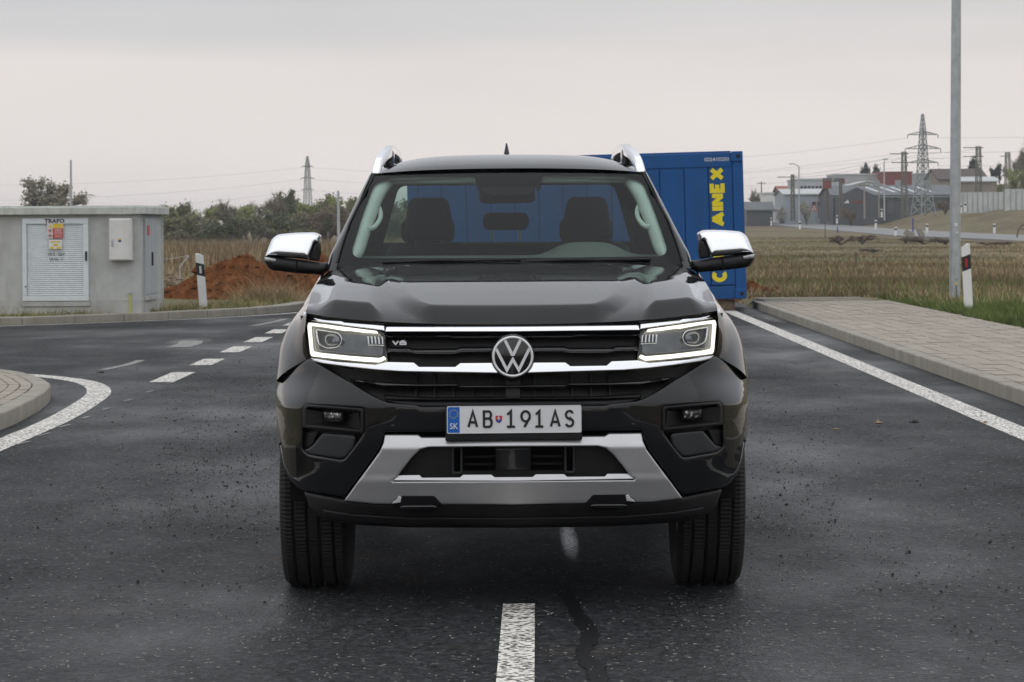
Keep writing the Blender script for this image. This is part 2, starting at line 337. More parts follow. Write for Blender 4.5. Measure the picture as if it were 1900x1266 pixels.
X, Y = np.meshgrid(xs, ys); Z = zt(X, Y); ny, nx = X.shape
me = bpy.data.meshes.new('ground'); V = np.stack([X, Y, Z], -1).reshape(-1, 3)
I = (np.arange(ny-1)[:, None] * nx + np.arange(nx-1)[None]).ravel(); Q = np.stack([I, I+1, I+nx+1, I+nx], -1).astype(np.int32)
me.vertices.add(len(V)); me.vertices.foreach_set('co', V.astype(np.float32).ravel()); me.loops.add(Q.size); me.loops.foreach_set('vertex_index', Q.ravel()); me.polygons.add(len(Q))
me.polygons.foreach_set('loop_start', np.arange(0, Q.size, 4, dtype=np.int32)); me.polygons.foreach_set('loop_total', np.full(len(Q), 4, np.int32)); me.polygons.foreach_set('use_smooth', np.ones(len(Q), bool))
me.materials.append(MATS['field']); me.update(calc_edges=True); tag(link('ground', me), kind='structure')
def sheet(name, pts, z, m, kind='structure', parent=None, label=None):
    if not hasattr(z, '__len__'): P = [(p[0], p[1], z) for p in pts]
    else: P = [(p[0], p[1], q) for p, q in zip(pts, z)]
    tess = geometry.tessellate_polygon([[Vector(p) for p in P]])
    fs = [tuple(t) for t in tess]; fs = [t if (Vector(P[t[1]])-Vector(P[t[0]])).cross(Vector(P[t[2]])-Vector(P[t[0]])).z > 0 else t[::-1] for t in fs]
    o = mesh(name, P, fs, m, parent)
    if kind and not parent: o['kind'] = kind
    return o
road = sheet('road', RPOLY, 0.0, 'asphalt')
# ------------------------------------------------------------------ kerbs, pavers, markings
def resample(path, step):
    P = [Vector(p).to_2d() if len(p) > 2 else Vector(p) for p in path]; L = [0.]
    for a, b in zip(P, P[1:]): L.append(L[-1] + (b-a).length)
    n = max(1, round(L[-1]/step)); res = []
    for k in range(n+1):
        s = L[-1]*k/n; i = min(max(j for j in range(len(L)) if L[j] <= s + 1e-9), len(P)-2); t = (s-L[i])/max(1e-9, L[i+1]-L[i]); res.append(P[i].lerp(P[i+1], t))
    return res
def smooth_path(path, n=8):
    P = [Vector(p) for p in path]; P = [2*P[0]-P[1]] + P + [2*P[-1]-P[-2]]; r = []
    for i in range(1, len(P)-2):
        for k in range(n):
            t = k/n; a, b, c, d = P[i-1], P[i], P[i+1], P[i+2]
            r.append(.5*((2*b) + (c-a)*t + (2*a-5*b+4*c-d)*t*t + (3*b-a-3*c+d)*t**3))
    return r + [P[-2]]
def offset_path(path, o):
    P = [Vector(p) for p in path]; r = []
    for i in range(len(P)):
        d = (P[min(i+1, len(P)-1)] - P[max(i-1, 0)]).normalized(); r.append(P[i] + Vector((-d.y, d.x))*o)
    return r
def kerbs(path, step, parent, side, w=.15, top=.125, gap=.006):
    R = resample(path, step)
    for a, b in zip(R, R[1:]):
        d = (b-a); L = d.length; c = (a+b)/2 + Vector((-d.y, d.x)).normalized()*side*w/2
        mb = MB().rbox((0, 0, 0), (L-gap, w, top+.15), .014, 2); o = mb.build('kerb_stone', 'kerb_concrete', parent)
        o.location = (c.x, c.y, top/2-.075 + random.uniform(-.003, .003)); o.rotation_euler = (random.uniform(-.006, .006), random.uniform(-.004, .004), math.atan2(d.y, d.x) + random.uniform(-.004, .004))
pavunit = MB().rbox((0, 0, 0), (1, 1, 1), .04, 1)
def pavers(path, side, o0, rows, rw, step, parent, z, nmax, seg=(0, 1e9), stag=True, gap=.012):
    L = []
    for r in range(rows):
        R = resample(offset_path(path, side*(o0 + (r+.5)*rw)), step)
        if r % 2 and stag: R = [(a+b)/2 for a, b in zip(R, R[1:])]
        for a, b in zip(R, R[1:]):
            c = (a+b)/2; d = b-a
            if c.y > 1: L.append((c.x, c.y, math.atan2(d.y, d.x), d.length, rw))
    L = [q for q in L if seg[0] < q[1] < seg[1]]
    L.sort(key=lambda q: (0 if abs(q[0]/q[1]) < .176 else 1, q[1]))
    me = bpy.data.meshes.new('paver'); me.from_pydata(pavunit.v, [], pavunit.f); me.materials.append(MATS['paver'])
    for (x, y, a, l, w) in L[:nmax]:
        o = link('paver', me, parent); o.location = (x, y, z-.03 + random.uniform(-.003, .003)); o.rotation_euler = (random.uniform(-.012, .012), random.uniform(-.012, .012), a); o.scale = (l-gap, w-.010, .06)
    mb = MB()
    for (x, y, a, l, w) in L[nmax:]: mb.box((x, y, z-.03 + random.uniform(-.004, .004)), (l-gap, w-.010, .06), a, random.uniform(-.014, .014))
    if mb.v: tag(mb.build('paver_field', 'paver', parent), kind='stuff')
rp = [(XR(y), y) for y in (10, 20, 30, 40, 51.5)]
pav = sheet('pavement', [(XR(10)+.1, 10), (XR(10)+2.4, 10), (XR(54)+2.5, 54), (XR(54)+.1, 54)], .098, 'mortar')
kerbs(rp, 1.0, pav, -1); pavers(rp, -1, .158, 11, .2, .4, pav, .122, 300, (16, 53.5), False, .04)
mb = MB()
for y in (51.9, 52.9, 53.6): mb.box((XR(y)+1.15, y, .126), (1.9, .35, .008))
tag(mb.build('pale_slab', 'kerb_concrete', pav), kind=None)
ln = smooth_path([Vector(p) for p in LEFT_NEAR[1:12]], 6)
inner = offset_path(ln, .1); pavl = sheet('pavement', [(p.x, p.y) for p in inner] + [(-16, 24), (-16, 5)], .098, 'mortar')
kerbs([(p.x, p.y) for p in ln if p.y > 12], .5, pavl, 1); pavers([p for p in ln if p.y > 12], 1, .158, 16, .1, .2, pavl, .122, 300, (17, 40), True, .012)
lf = smooth_path([Vector(p) for p in LEFT_FAR[1:]], 6); verge = sheet('verge', [(p.x, p.y) for p in offset_path(lf, .2)] + [(-6.4, 57), (-20.6, 42)], .085, 'field')
kerbs([(p.x, p.y) for p in lf], 1.0, verge, 1, w=.28, top=.12, gap=.012)
marks = empty('road_markings'); marks['kind'] = 'structure'
def strip(name, path, w, z, m='paint_white', parent=marks):
    P = [Vector(p) for p in path]; a = offset_path(P, w/2); b = offset_path(P, -w/2); n = len(P)
    return mesh(name, [(p.x, p.y, z) for p in b] + [(p.x, p.y, z) for p in a], [(i, i+1, n+i+1, n+i) for i in range(n-1)], m, parent)
strip('edge_line', [(XR(y)-.53, y) for y in (2, 12, 22, 32, 42, 50)], .22, .004)
strip('centre_dash', [(-.033, 5.4), (.018, 11.36)], .122, .004); strip('centre_dash', [(-.16, -4), (-.09, 2.4)], .122, .004)
strip('edge_line', smooth_path([(-3.42, 3), (-3.43, 12), (-3.45, 19.6), (-3.45, 22.2), (-3.53, 24.4), (-3.66, 26.2), (-3.95, 27.7), (-4.4, 28.8), (-5.0, 29.6), (-6.2, 30.4), (-9, 31.3), (-14, 31.9)], 6), .215, .004)
for y0, y1 in ((27.9, 29.8), (31.3, 32.8), (34.5, 36.2), (37.5, 39.2), (40.6, 42.2), (43.8, 45.4), (47, 48.6)): strip('guide_dash', [(-3.31 + .002*(y0-28), y0), (-3.31 + .002*(y1-28), y1)], .235, .004)
strip('edge_line', offset_path(lf, -.3)[:-2], .13, .004)
for i in range(8):
    g = G(30 + 40*i, 826 - 16.2*i); strip('setting_out_tick', [(g.x, g.y), (g.x+.035, g.y+.3)], .03, .004, 'paint_worn_sheen')
for (x0, y0, x1, y1, w) in ((190, 687, 262, 669, .10), (330, 645, 356, 633, .3), (470, 605, 530, 592, .12)):
    a, b = G(x0, y0), G(x1, y1); strip('wear_sheen_stroke', [(a.x, a.y), ((a.x+b.x)/2+.05, (a.y+b.y)/2), (b.x, b.y)], w, .004, 'paint_worn_sheen')  # the widest stroke paints a wet patch's reflection in pale colour
a = [G(994, 1137), G(1010, 1135), G(1022, 1139), G(1024, 1141), G(1012, 1144), G(996, 1144)]
strip('chalk_mark', [(p.x, p.y) for p in a], .008, .004, 'paint_worn_sheen')
# tar repair, puddles
tp = [(1041, 1078, 14), (1048, 1092, 24), (1056, 1110, 30), (1066, 1130, 30), (1078, 1148, 34), (1090, 1165, 40), (1096, 1184, 42), (1090, 1200, 34), (1078, 1212, 30), (1086, 1224, 44), (1100, 1236, 46), (1108, 1252, 40), (1112, 1275, 44)]
L_, R_ = [], []; tq = [(tp[i][0]+(tp[i+1][0]-tp[i][0])*k/7, tp[i][1]+(tp[i+1][1]-tp[i][1])*k/7, tp[i][2]+(tp[i+1][2]-tp[i][2])*k/7) for i in range(len(tp)-1) for k in range(7)]; tp = tq
for px, py, w in tp: L_.append(G(px - w*.42 + random.gauss(0, 2.6), py)); R_.append(G(px + w*.42 + random.gauss(0, 2.6), py))
n = len(tp); mesh('tar_seam', [(p.x, p.y, .003) for p in L_] + [(p.x, p.y, .003) for p in R_], [(i+1, i, n+i, n+i+1) for i in range(n-1)], 'tar', road)
def blob(cx, cy, rx, ry, n=26, jit=.25, rot=0.):
    ph = [random.uniform(0, 6.28) for _ in range(4)]; P = []
    for i in range(n):
        a = 2*math.pi*i/n; r = 1 + jit*(math.sin(2*a+ph[0])*.5 + math.sin(3*a+ph[1])*.4 + math.sin(5*a+ph[2])*.3); x, y = rx*r*math.cos(a), ry*r*math.sin(a)
        P.append((cx + x*math.cos(rot)-y*math.sin(rot), cy + x*math.sin(rot)+y*math.cos(rot)))
    return P
for (px, py, rx, ry) in ((1056, 1004, .05, 1.0), (352, 634, .34, 1.3), (500, 594, .5, .9), (1440, 592, .25, 2.8)):
    g = G(px, py); o = sheet('puddle', blob(0, 0, 1, 1, 30, .1), 0, 'puddle', parent=road); o.location = (g.x, g.y, .0035); o.scale = (rx, ry, 1)
# loose crumbs and stones on the road
def stones(name, P, S, m, parent=None, kind='stuff'):
    oc = np.array([(1, 0, 0), (0, 1, 0), (-1, 0, 0), (0, -1, 0), (0, 0, .9), (0, 0, -.5)], float); F_ = [(0, 1, 4), (1, 2, 4), (2, 3, 4), (3, 0, 4), (1, 0, 5), (2, 1, 5), (3, 2, 5), (0, 3, 5)]
    n = len(P); a = RNG.uniform(0, 6.28, n); ca, sa = np.cos(a), np.sin(a); J = oc[None] * (1 + RNG.uniform(-.45, .45, (n, 6, 3))) * S[:, None, None]
    R = np.stack([J[..., 0]*ca[:, None]-J[..., 1]*sa[:, None], J[..., 0]*sa[:, None]+J[..., 1]*ca[:, None], J[..., 2]*.75], -1) + P[:, None]
    return tris(name, R[:, F_].reshape(-1, 3), m, parent, 3, kind)
def rd_pts(n, boxes):
    out_ = []
    while len(out_) < n:
        (x0, x1, y0, y1) = random.choice(boxes); px = random.uniform(x0, x1); py = random.uniform(y0, y1)
        g = G(px, py)
        if in_poly(RPOLY, np.array([g.x]), np.array([g.y]))[0]: out_.append((g.x, g.y, .004))
    return np.array(out_)
clus = [(-40, 540, 640, 1150), (180, 540, 700, 980), (300, 540, 700, 1000), (300, 540, 640, 900), (1385, 1560, 640, 1000), (1385, 1950, 600, 1100)]
P = rd_pts(8000, clus); stones('road_grit', P, RNG.gamma(1.6, .0013, len(P)) + .0012, 'crumb')
tr = []
for (x0, y0, x1, y1, n, j) in ((0, 1010, 250, 880, 260, 14), (1520, 930, 1850, 1230, 300, 16), (330, 880, 620, 700, 250, 26), (1400, 760, 1480, 900, 140, 40), (420, 1010, 520, 860, 120, 25)):
    for k in range(n):
        t = random.random(); g = G(x0+(x1-x0)*t + random.gauss(0, j*1.6), y0+(y1-y0)*t + random.gauss(0, j)); tr.append((g.x, g.y, .004))
tr = np.array(tr); stones('road_dirt_trail', tr, RNG.gamma(1.6, .0011, len(tr)) + .0012, 'crumb')
P = rd_pts(900, [(0, 1900, 900, 1266), (0, 1900, 700, 1266)]); stones('pale_chippings', P, RNG.uniform(.0015, .004, len(P)), 'pale_stone')
for o in list(COL.objects):
    if o.name.startswith('road_grit'): tag(o, 'dark grit scattered over the wet asphalt', 'grit')
    if o.name.startswith('road_dirt'): tag(o, 'dark dirt crumbs in trails along the asphalt', 'dirt')
    if o.name.startswith('pale_chip'): tag(o, 'tiny pale stone chips in the near asphalt', 'chippings')
for i, (px, py, s, lb) in enumerate(((1630, 786, .028, 'pale tan clod of earth on the right lane, left of a darker clod'), (1697, 785, .030, 'dark brown clod of earth on the right lane'), (1551, 798, .018, 'small tan clod nearest the pickup on the right lane'), (1827, 786, .018, 'small tan clod touching the right edge line'), (186, 692, .03, 'dark clod on the asphalt beyond the left white curve'))):
    g = G(px, py); o = stones('earth_clod', np.array([(g.x, g.y, .006), (g.x+s*.9, g.y+.02, .004), (g.x-s*1.1, g.y, .004)]), np.array([s, s*.45, s*.35]), 'crumb' if i in (1, 4) else 'tan_clod', kind=None); tag(o, lb, 'clod', 'clods on the road')
# ------------------------------------------------------------------ grasses
def blades(name, P, hgt, w, lean, m, label, cat):
    n = len(P); a = RNG.uniform(0, 6.28, n); d = np.stack([np.cos(a), np.sin(a), 0*a], -1)*(w*RNG.uniform(.6, 1.4, n))[:, None]; l = RNG.normal(0, lean, (n, 2))*hgt[:, None]
    tip = P + np.concatenate([l, hgt[:, None]], 1); o = tris(name, np.stack([P-d, P+d, tip], 1).reshape(-1, 3), m, kind='stuff'); return tag(o, label, cat)
def fan(n, r0, r1, Y0, Y1, pw=1.0):
    u = RNG.random(n); Yv = np.exp(np.log(Y0) + u*(np.log(Y1)-np.log(Y0))); Xv = RNG.uniform(r0, r1, n)*Yv; return Xv, Yv
def clump(x, y, sc, th, seed=0, gain=6.):
    r = np.random.default_rng(seed); v = 0
    for k in range(5):
        a, b, p, q = r.normal(0, 1, 4); f = sc*(2.1**k); v = v + np.sin(x*f*a + y*f*b + p*7)/(1.35**k)*np.sin(y*f*a-x*f*b*.8 + q*5)
    return RNG.random(len(x)) < 1/(1+np.exp(-gain*(v-th)))
def far_ok(x, y, k):
    q = k.copy(); q[k] = ~((y > 225) & (x > 36 + 0*y) & (x < 51)); return q
def put(x, y): return np.stack([x, y, zt(x, y)-.01], -1)
def ok(x, y, m=.0): return (~in_poly(RPOLY, x, y)) & (~((x > XR(y)) & (x < XR(y)+2.45) & (y < 54.2))) & (~((x > -9.2) & (x < -5.8) & (y > 46.6) & (y < 49.4)))
x, y = fan(190000, .03, .22, 44, 300); k = ok(x, y) & clump(x, y, .05, .12, 3); k = far_ok(x[k], y[k], k); x, y = x[k], y[k]; P = put(x, y)
blades('dry_grass', P, (RNG.gamma(3, .032, len(P)) + .03)*(1-.55*sst(90, 200, y)), .004 + .00010*y, .5, 'grass_dry', 'dry straw coloured grass over the right field', 'grass')
x, y = fan(150000, .03, .22, 50, 300); k = ok(x, y) & clump(x, y, .045, -.12, 5); k = far_ok(x[k], y[k], k); x, y = x[k], y[k]; P = put(x, y)
blades('brown_weeds', P, (RNG.gamma(3, .034, len(P)) + .03)*(1-.55*sst(90, 200, y)), .004 + .00010*y, .45, 'grass_brown', 'withered brown weeds over the right field', 'weeds')
x, y = fan(100000, .03, .22, 36, 300); k = ok(x, y) & clump(x, y, .035, -.25, 9); k = far_ok(x[k], y[k], k); x, y = x[k], y[k]; P = put(x, y)
blades('green_grass', P, (RNG.gamma(3, .025, len(P)) + .03)*(1-.4*sst(90, 200, y)), .004 + .00008*y, .5, 'grass_green', 'green grass patches in the right field', 'grass')
x = RNG.uniform(0, 1, 45000); y = 33 + 22*RNG.random(45000); x = XR(y) + 2.42 + (x**1.7)*(1.0 + 1.6*sst(34, 46, y)); k = (y < 50.5) | (RNG.random(len(y)) < .25); k &= clump(x, y, 1.1, -.5, 2); x, y = x[k], y[k]; P = put(x, y)
blades('verge_grass', P, RNG.gamma(3, .022, len(P)) + .03, .006, .5, 'grass_green', 'lush green verge grass around the lamp post', 'grass')
# left verge behind far kerb
n = 26000; t = RNG.random(n); LP = np.array([(p.x, p.y) for p in lf]); s = t*(len(LP)-1); i = np.minimum(s.astype(int), len(LP)-2); fr = s-i; base = LP[i]*(1-fr)[:, None] + LP[i+1]*fr[:, None]; dv = LP[i+1]-LP[i]; dv /= np.linalg.norm(dv, axis=1)[:, None]
off = .27 + RNG.random(n)**1.5*1.1; xy = base + np.stack([-dv[:, 1], dv[:, 0]], -1)*off[:, None]; k = ok(xy[:, 0], xy[:, 1]) & clump(xy[:, 0], xy[:, 1], 1.6, -.35, 4); xy = xy[k]; P = put(xy[:, 0], xy[:, 1])
h = RNG.gamma(2.4, .022, len(P)) + .02; q = RNG.random(len(P)) < .62
blades('verge_grass', P[q], h[q], .006, .5, 'grass_green', 'short green grass behind the left kerb below the transformer hut', 'grass'); blades('verge_straw', P[~q], h[~q]*1.3, .005, .5, 'grass_dry', 'short dry straw behind the left kerb', 'grass')
# left field: straw, reeds
x, y = fan(110000, -.2, -.035, 58, 260); k = ok(x, y) & clump(x, y, .1, -.35, 6); x, y = x[k], y[k]; P = put(x, y); g = RNG.random(len(P)); 
blades('field_straw', P[g < .45], RNG.gamma(3, .05, (g < .45).sum())+.05, .016, .45, 'grass_dry', 'dry straw across the left field', 'grass'); blades('field_weeds', P[(g >= .45) & (g < .72)], RNG.gamma(3, .06, ((g >= .45) & (g < .72)).sum())+.05, .016, .4, 'grass_brown', 'brown withered weeds across the left field', 'weeds')
blades('field_grass', P[g >= .72], RNG.gamma(3, .03, (g >= .72).sum())+.05, .016, .45, 'grass_olive', 'olive green grass across the left field', 'grass')
n = 110000; y = RNG.uniform(108, 262, n); x = RNG.uniform(-.2, .05, n)*y; P = put(x, y)
q = RNG.random(n) < .5; hh = RNG.gamma(7, .05, n) + .38 + .55*sst(225, 262, y)
blades('reed_bed', P[q], hh[q], .03, .12, 'grass_brown', 'tall brown reed bed below the far treeline', 'reeds'); blades('reed_bed', P[~q], hh[~q]*.85, .03, .14, 'grass_dry', 'pale straw stalks among the brown reed bed', 'reeds')
def mound(name, c, r, h, m, seed, label, cat, rough=.34, parent=None):
    n = 56; rr = np.random.default_rng(seed); u = np.linspace(-1, 1, n); Xm, Ym = np.meshgrid(u, u); R = np.hypot(Xm, Ym)
    z = np.clip(1-R**1.25, 0, 1)
    for k in range(16):
        f = 2.5*1.28**k; a = rr.uniform(0, 6.28); z = z + rough*.9/(1.18**k)*np.sin((Xm*math.cos(a)+Ym*math.sin(a))*f + rr.uniform(0, 6))*np.clip(1.15-R, 0, 1)*.5
    z = z*h; z = np.where(R > 1.02, -.1, z); z += rr.normal(0, .036, z.shape)*(R < 1)
    V = np.stack([c[0]+Xm*r[0], c[1]+Ym*r[1], c[2]+z], -1).reshape(-1, 3); F_ = [(j*n+i, j*n+i+1, (j+1)*n+i+1, (j+1)*n+i) for j in range(n-1) for i in range(n-1)]
    o = mesh(name, V, F_, m, parent, 60); q = V[(R.ravel() < .95)]; q = q[rr.integers(0, len(q), 900)] + rr.normal(0, .02, (900, 3)); stones('soil_clod', q, rr.gamma(1.6, .014, 900)+.008, m, o); q = q[:90]; stones('stone_bit', q, rr.gamma(1.6, .008, 90)+.006, 'tan_clod', o)
    return tag(o, label, cat)
mound('earth_mound', (W(445, 560, 57).x, 57.6, .02), (1.9, 2.2), .66, 'red_soil', 3, 'low heap of red brown earth behind the left delineator post', 'earth heap')
mound('earth_mound', (W(590, 560, 58).x, 58.4, .02), (1.6, 2.2), .80, 'red_soil', 8, 'red brown earth heap half hidden behind the pickup mirror', 'earth heap')
mound('earth_mound', (W(465, 500, 66).x, 66, .0), (1.7, 2.), .62, 'red_soil', 11, 'rearmost red brown earth heap in the left field', 'earth heap')
mound('earth_mound', (W(1405, 545, 56).x, 57, .0), (.75, .9), .32, 'red_soil', 21, 'small brown earth heap beside the blue container', 'earth heap')
def heap(name, c, rx, ry, h, n, s, m, label, cat, parent=None):
    u = RNG.random(n)**.5; a = RNG.uniform(0, 6.28, n); x, y = u*np.cos(a), u*np.sin(a); z = (1-u)*h*RNG.uniform(.5, 1, n)
    o = stones(name, np.stack([c[0]+x*rx, c[1]+y*ry, c[2]+z], -1), RNG.uniform(.4, 1.2, n)*s, m, None, 'stuff'); return tag(o, label, cat)
heap('rubble_heap', (W(318, 540, 60).x, 60, 0), .75, 1.2, .62, 900, .055, 'rubble', 'heap of tan rubble right of the transformer hut', 'rubble')
heap('rubble_heap', (W(512, 540, 62).x, 62, 0), .5, 1.2, .42, 500, .05, 'rubble', 'small heap of pale rubble between the red earth heaps', 'rubble')
# dry tussock in front of the heaps
n = 2600; a = RNG.normal(0, 1, (n, 2)); c = W(505, 568, 53.5); P = np.stack([c.x + a[:, 0]*.28, 53.5 + a[:, 1]*.2, np.full(n, .07)], -1)
blades('straw_tussock', P, RNG.gamma(3, .07, n)+.05, .005, .8, 'grass_dry', 'sprawling dry straw tussock by the left kerb near the pickup', 'grass')
# ------------------------------------------------------------------ surroundings
mat('container_blue', (.004, .078, .26), .5, spec=.3, var=.10, vscale=1.5, bump=.15, bscale=8, obj=True); mat('letter_yellow', (.80, .66, .01), .5, var=.05); mat('stencil_white', (.6, .62, .62), .6, var=.1)
mat('dark_hole', (.006, .006, .007), .8, var=0); mat('timber_block', (.16, .12, .08), .9, var=.35, vscale=14, bump=.5); mat('concrete_block', (.27, .25, .22), .9, var=.25, vscale=9, bump=.5)
mat('render_grey', (.47, .48, .465), .85, var=.09, vscale=5, bump=.9, bscale=120); mat('plinth_grey', (.43, .43, .41), .85, var=.12, vscale=4, bump=.5, bscale=90); mat('louvre_paint', (.68, .72, .735), .5, var=.06, vscale=9)
mat('cabinet_white', (.70, .69, .66), .45, var=.06, vscale=5); mat('roof_sheet', (.50, .525, .485), .5, var=.14, vscale=3); mat('navy_ink', (.012, .012, .05), .6, var=0); mat('black_plastic', (.012, .012, .013), .42, var=.1)
mat('sign_yellow', (.72, .52, .05), .5, var=.15, vscale=40); mat('sign_red', (.50, .035, .03), .5, var=.1, vscale=40); mat('sign_white', (.72, .71, .69), .5, var=.06); mat('pipe_lime', (.50, .55, .03), .5, var=.15)
mat('galvanised', (.42, .44, .45), .45, .4, var=.14, vscale=7, bump=.1, bscale=40); mat('post_white', (.74, .74, .74), .45, var=.05); mat('post_black', (.012, .012, .013), .45, var=.1); mat('reflector_red', (.42, .012, .008), .3, var=.1); mat('reflector_white', (.55, .55, .56), .25, var=.1); mat('post_blue', (.02, .03, .20), .5, var=.1)
mat('steel_lattice', (.30, .32, .32), .6, .2, var=.15, vscale=2); mat('old_lattice', (.15, .15, .13), .8, var=.25, vscale=2); mat('wire', (.30, .30, .30), .6, var=0); mat('wood_pole', (.10, .085, .07), .9, var=.2)
mat('hall_dark', (.065, .075, .085), .6, var=.12, vscale=.6); mat('hall_dark_roof', (.085, .095, .105), .55, var=.12, vscale=.6); mat('hall_pale', (.40, .42, .43), .6, var=.08, vscale=.5); mat('hall_blue', (.30, .34, .38), .6, var=.08, vscale=.5); mat('hall_red', (.20, .045, .04), .6, var=.12, vscale=.5)
mat('house_white', (.66, .66, .64), .8, var=.06, vscale=.6); mat('tile_red', (.26, .09, .045), .85, var=.25, vscale=2); mat('roof_brown', (.075, .058, .05), .85, var=.25, vscale=1.5); mat('house_tan', (.23, .20, .16), .85, var=.12, vscale=1); mat('window_dark', (.02, .025, .03), .15, var=0); mat('skylight', (.55, .58, .6), .4, var=.05); mat('roof_pale', (.46, .48, .48), .5, var=.1, vscale=.5); mat('fence_sheet', (.52, .54, .54), .55, var=.1, vscale=.8)
mat('bark', (.085, .072, .060), .95, var=.3, vscale=3); mat('bark_pale', (.20, .185, .16), .95, var=.25, vscale=3); mat('twig', (.23, .20, .165), .95, var=.3, vscale=2)
mat('leaf_fresh', (.25, .285, .095), .7, var=.4, vscale=.5, spec=.2); mat('leaf_dark', (.11, .14, .068), .75, var=.4, vscale=.5, spec=.2); mat('leaf_olive', (.20, .21, .105), .75, var=.4, vscale=.5, spec=.2); mat('leaf_blossom', (.42, .42, .35), .8, var=.3, vscale=.6, spec=.2); mat('leaf_pine', (.022, .036, .022), .8, var=.4, vscale=.8, spec=.2); mat('leaf_grey', (.26, .25, .18), .8, var=.35, vscale=.5, spec=.1)
def weather(name, streak, amt, scale=(7, 7, .5)):
    m = MATS[name]; t = m.node_tree; bs = [n for n in t.nodes if n.type == 'BSDF_PRINCIPLED'][0]; src = bs.inputs['Base Color'].links[0].from_socket
    tc_ = t.nodes.new('ShaderNodeTexCoord'); mp_ = t.nodes.new('ShaderNodeMapping'); mp_.inputs['Scale'].default_value = scale; t.links.new(tc_.outputs['Object'], mp_.inputs[0]); nz_ = t.nodes.new('ShaderNodeTexNoise'); nz_.inputs['Scale'].default_value = 1.; nz_.inputs['Detail'].default_value = 6; nz_.inputs['Roughness'].default_value = .65; t.links.new(mp_.outputs[0], nz_.inputs['Vector'])
    rp_ = t.nodes.new('ShaderNodeMapRange'); rp_.inputs[1].default_value = .5; rp_.inputs[2].default_value = .78; rp_.inputs[4].default_value = amt; t.links.new(nz_.outputs[0], rp_.inputs[0]); mi = t.nodes.new('ShaderNodeMix'); mi.data_type = 'RGBA'; t.links.new(rp_.outputs[0], mi.inputs[0]); t.links.new(src, mi.inputs[6]); mi.inputs[7].default_value = (*streak, 1); t.links.new(mi.outputs[2], bs.inputs['Base Color'])
weather('render_grey', (.22, .215, .19), .38, (3.5, 3.5, .8)); weather('plinth_grey', (.19, .18, .14), .6, (4, 4, 4)); weather('container_blue', (.03, .06, .10), .55, (5, 5, .4)); weather('roof_sheet', (.22, .22, .17), .7, (9, 9, 3)); weather('galvanised', (.22, .22, .21), .4, (30, 30, 2)); weather('cabinet_white', (.40, .38, .33), .4); weather('fence_sheet', (.30, .29, .26), .6, (2, 2, .4)); weather('hall_dark', (.11, .11, .11), .5, (1.2, 1.2, .2)); weather('hall_blue', (.22, .22, .22), .5, (1.2, 1.2, .2)); weather('hall_pale', (.28, .28, .27), .5, (1.2, 1.2, .2))
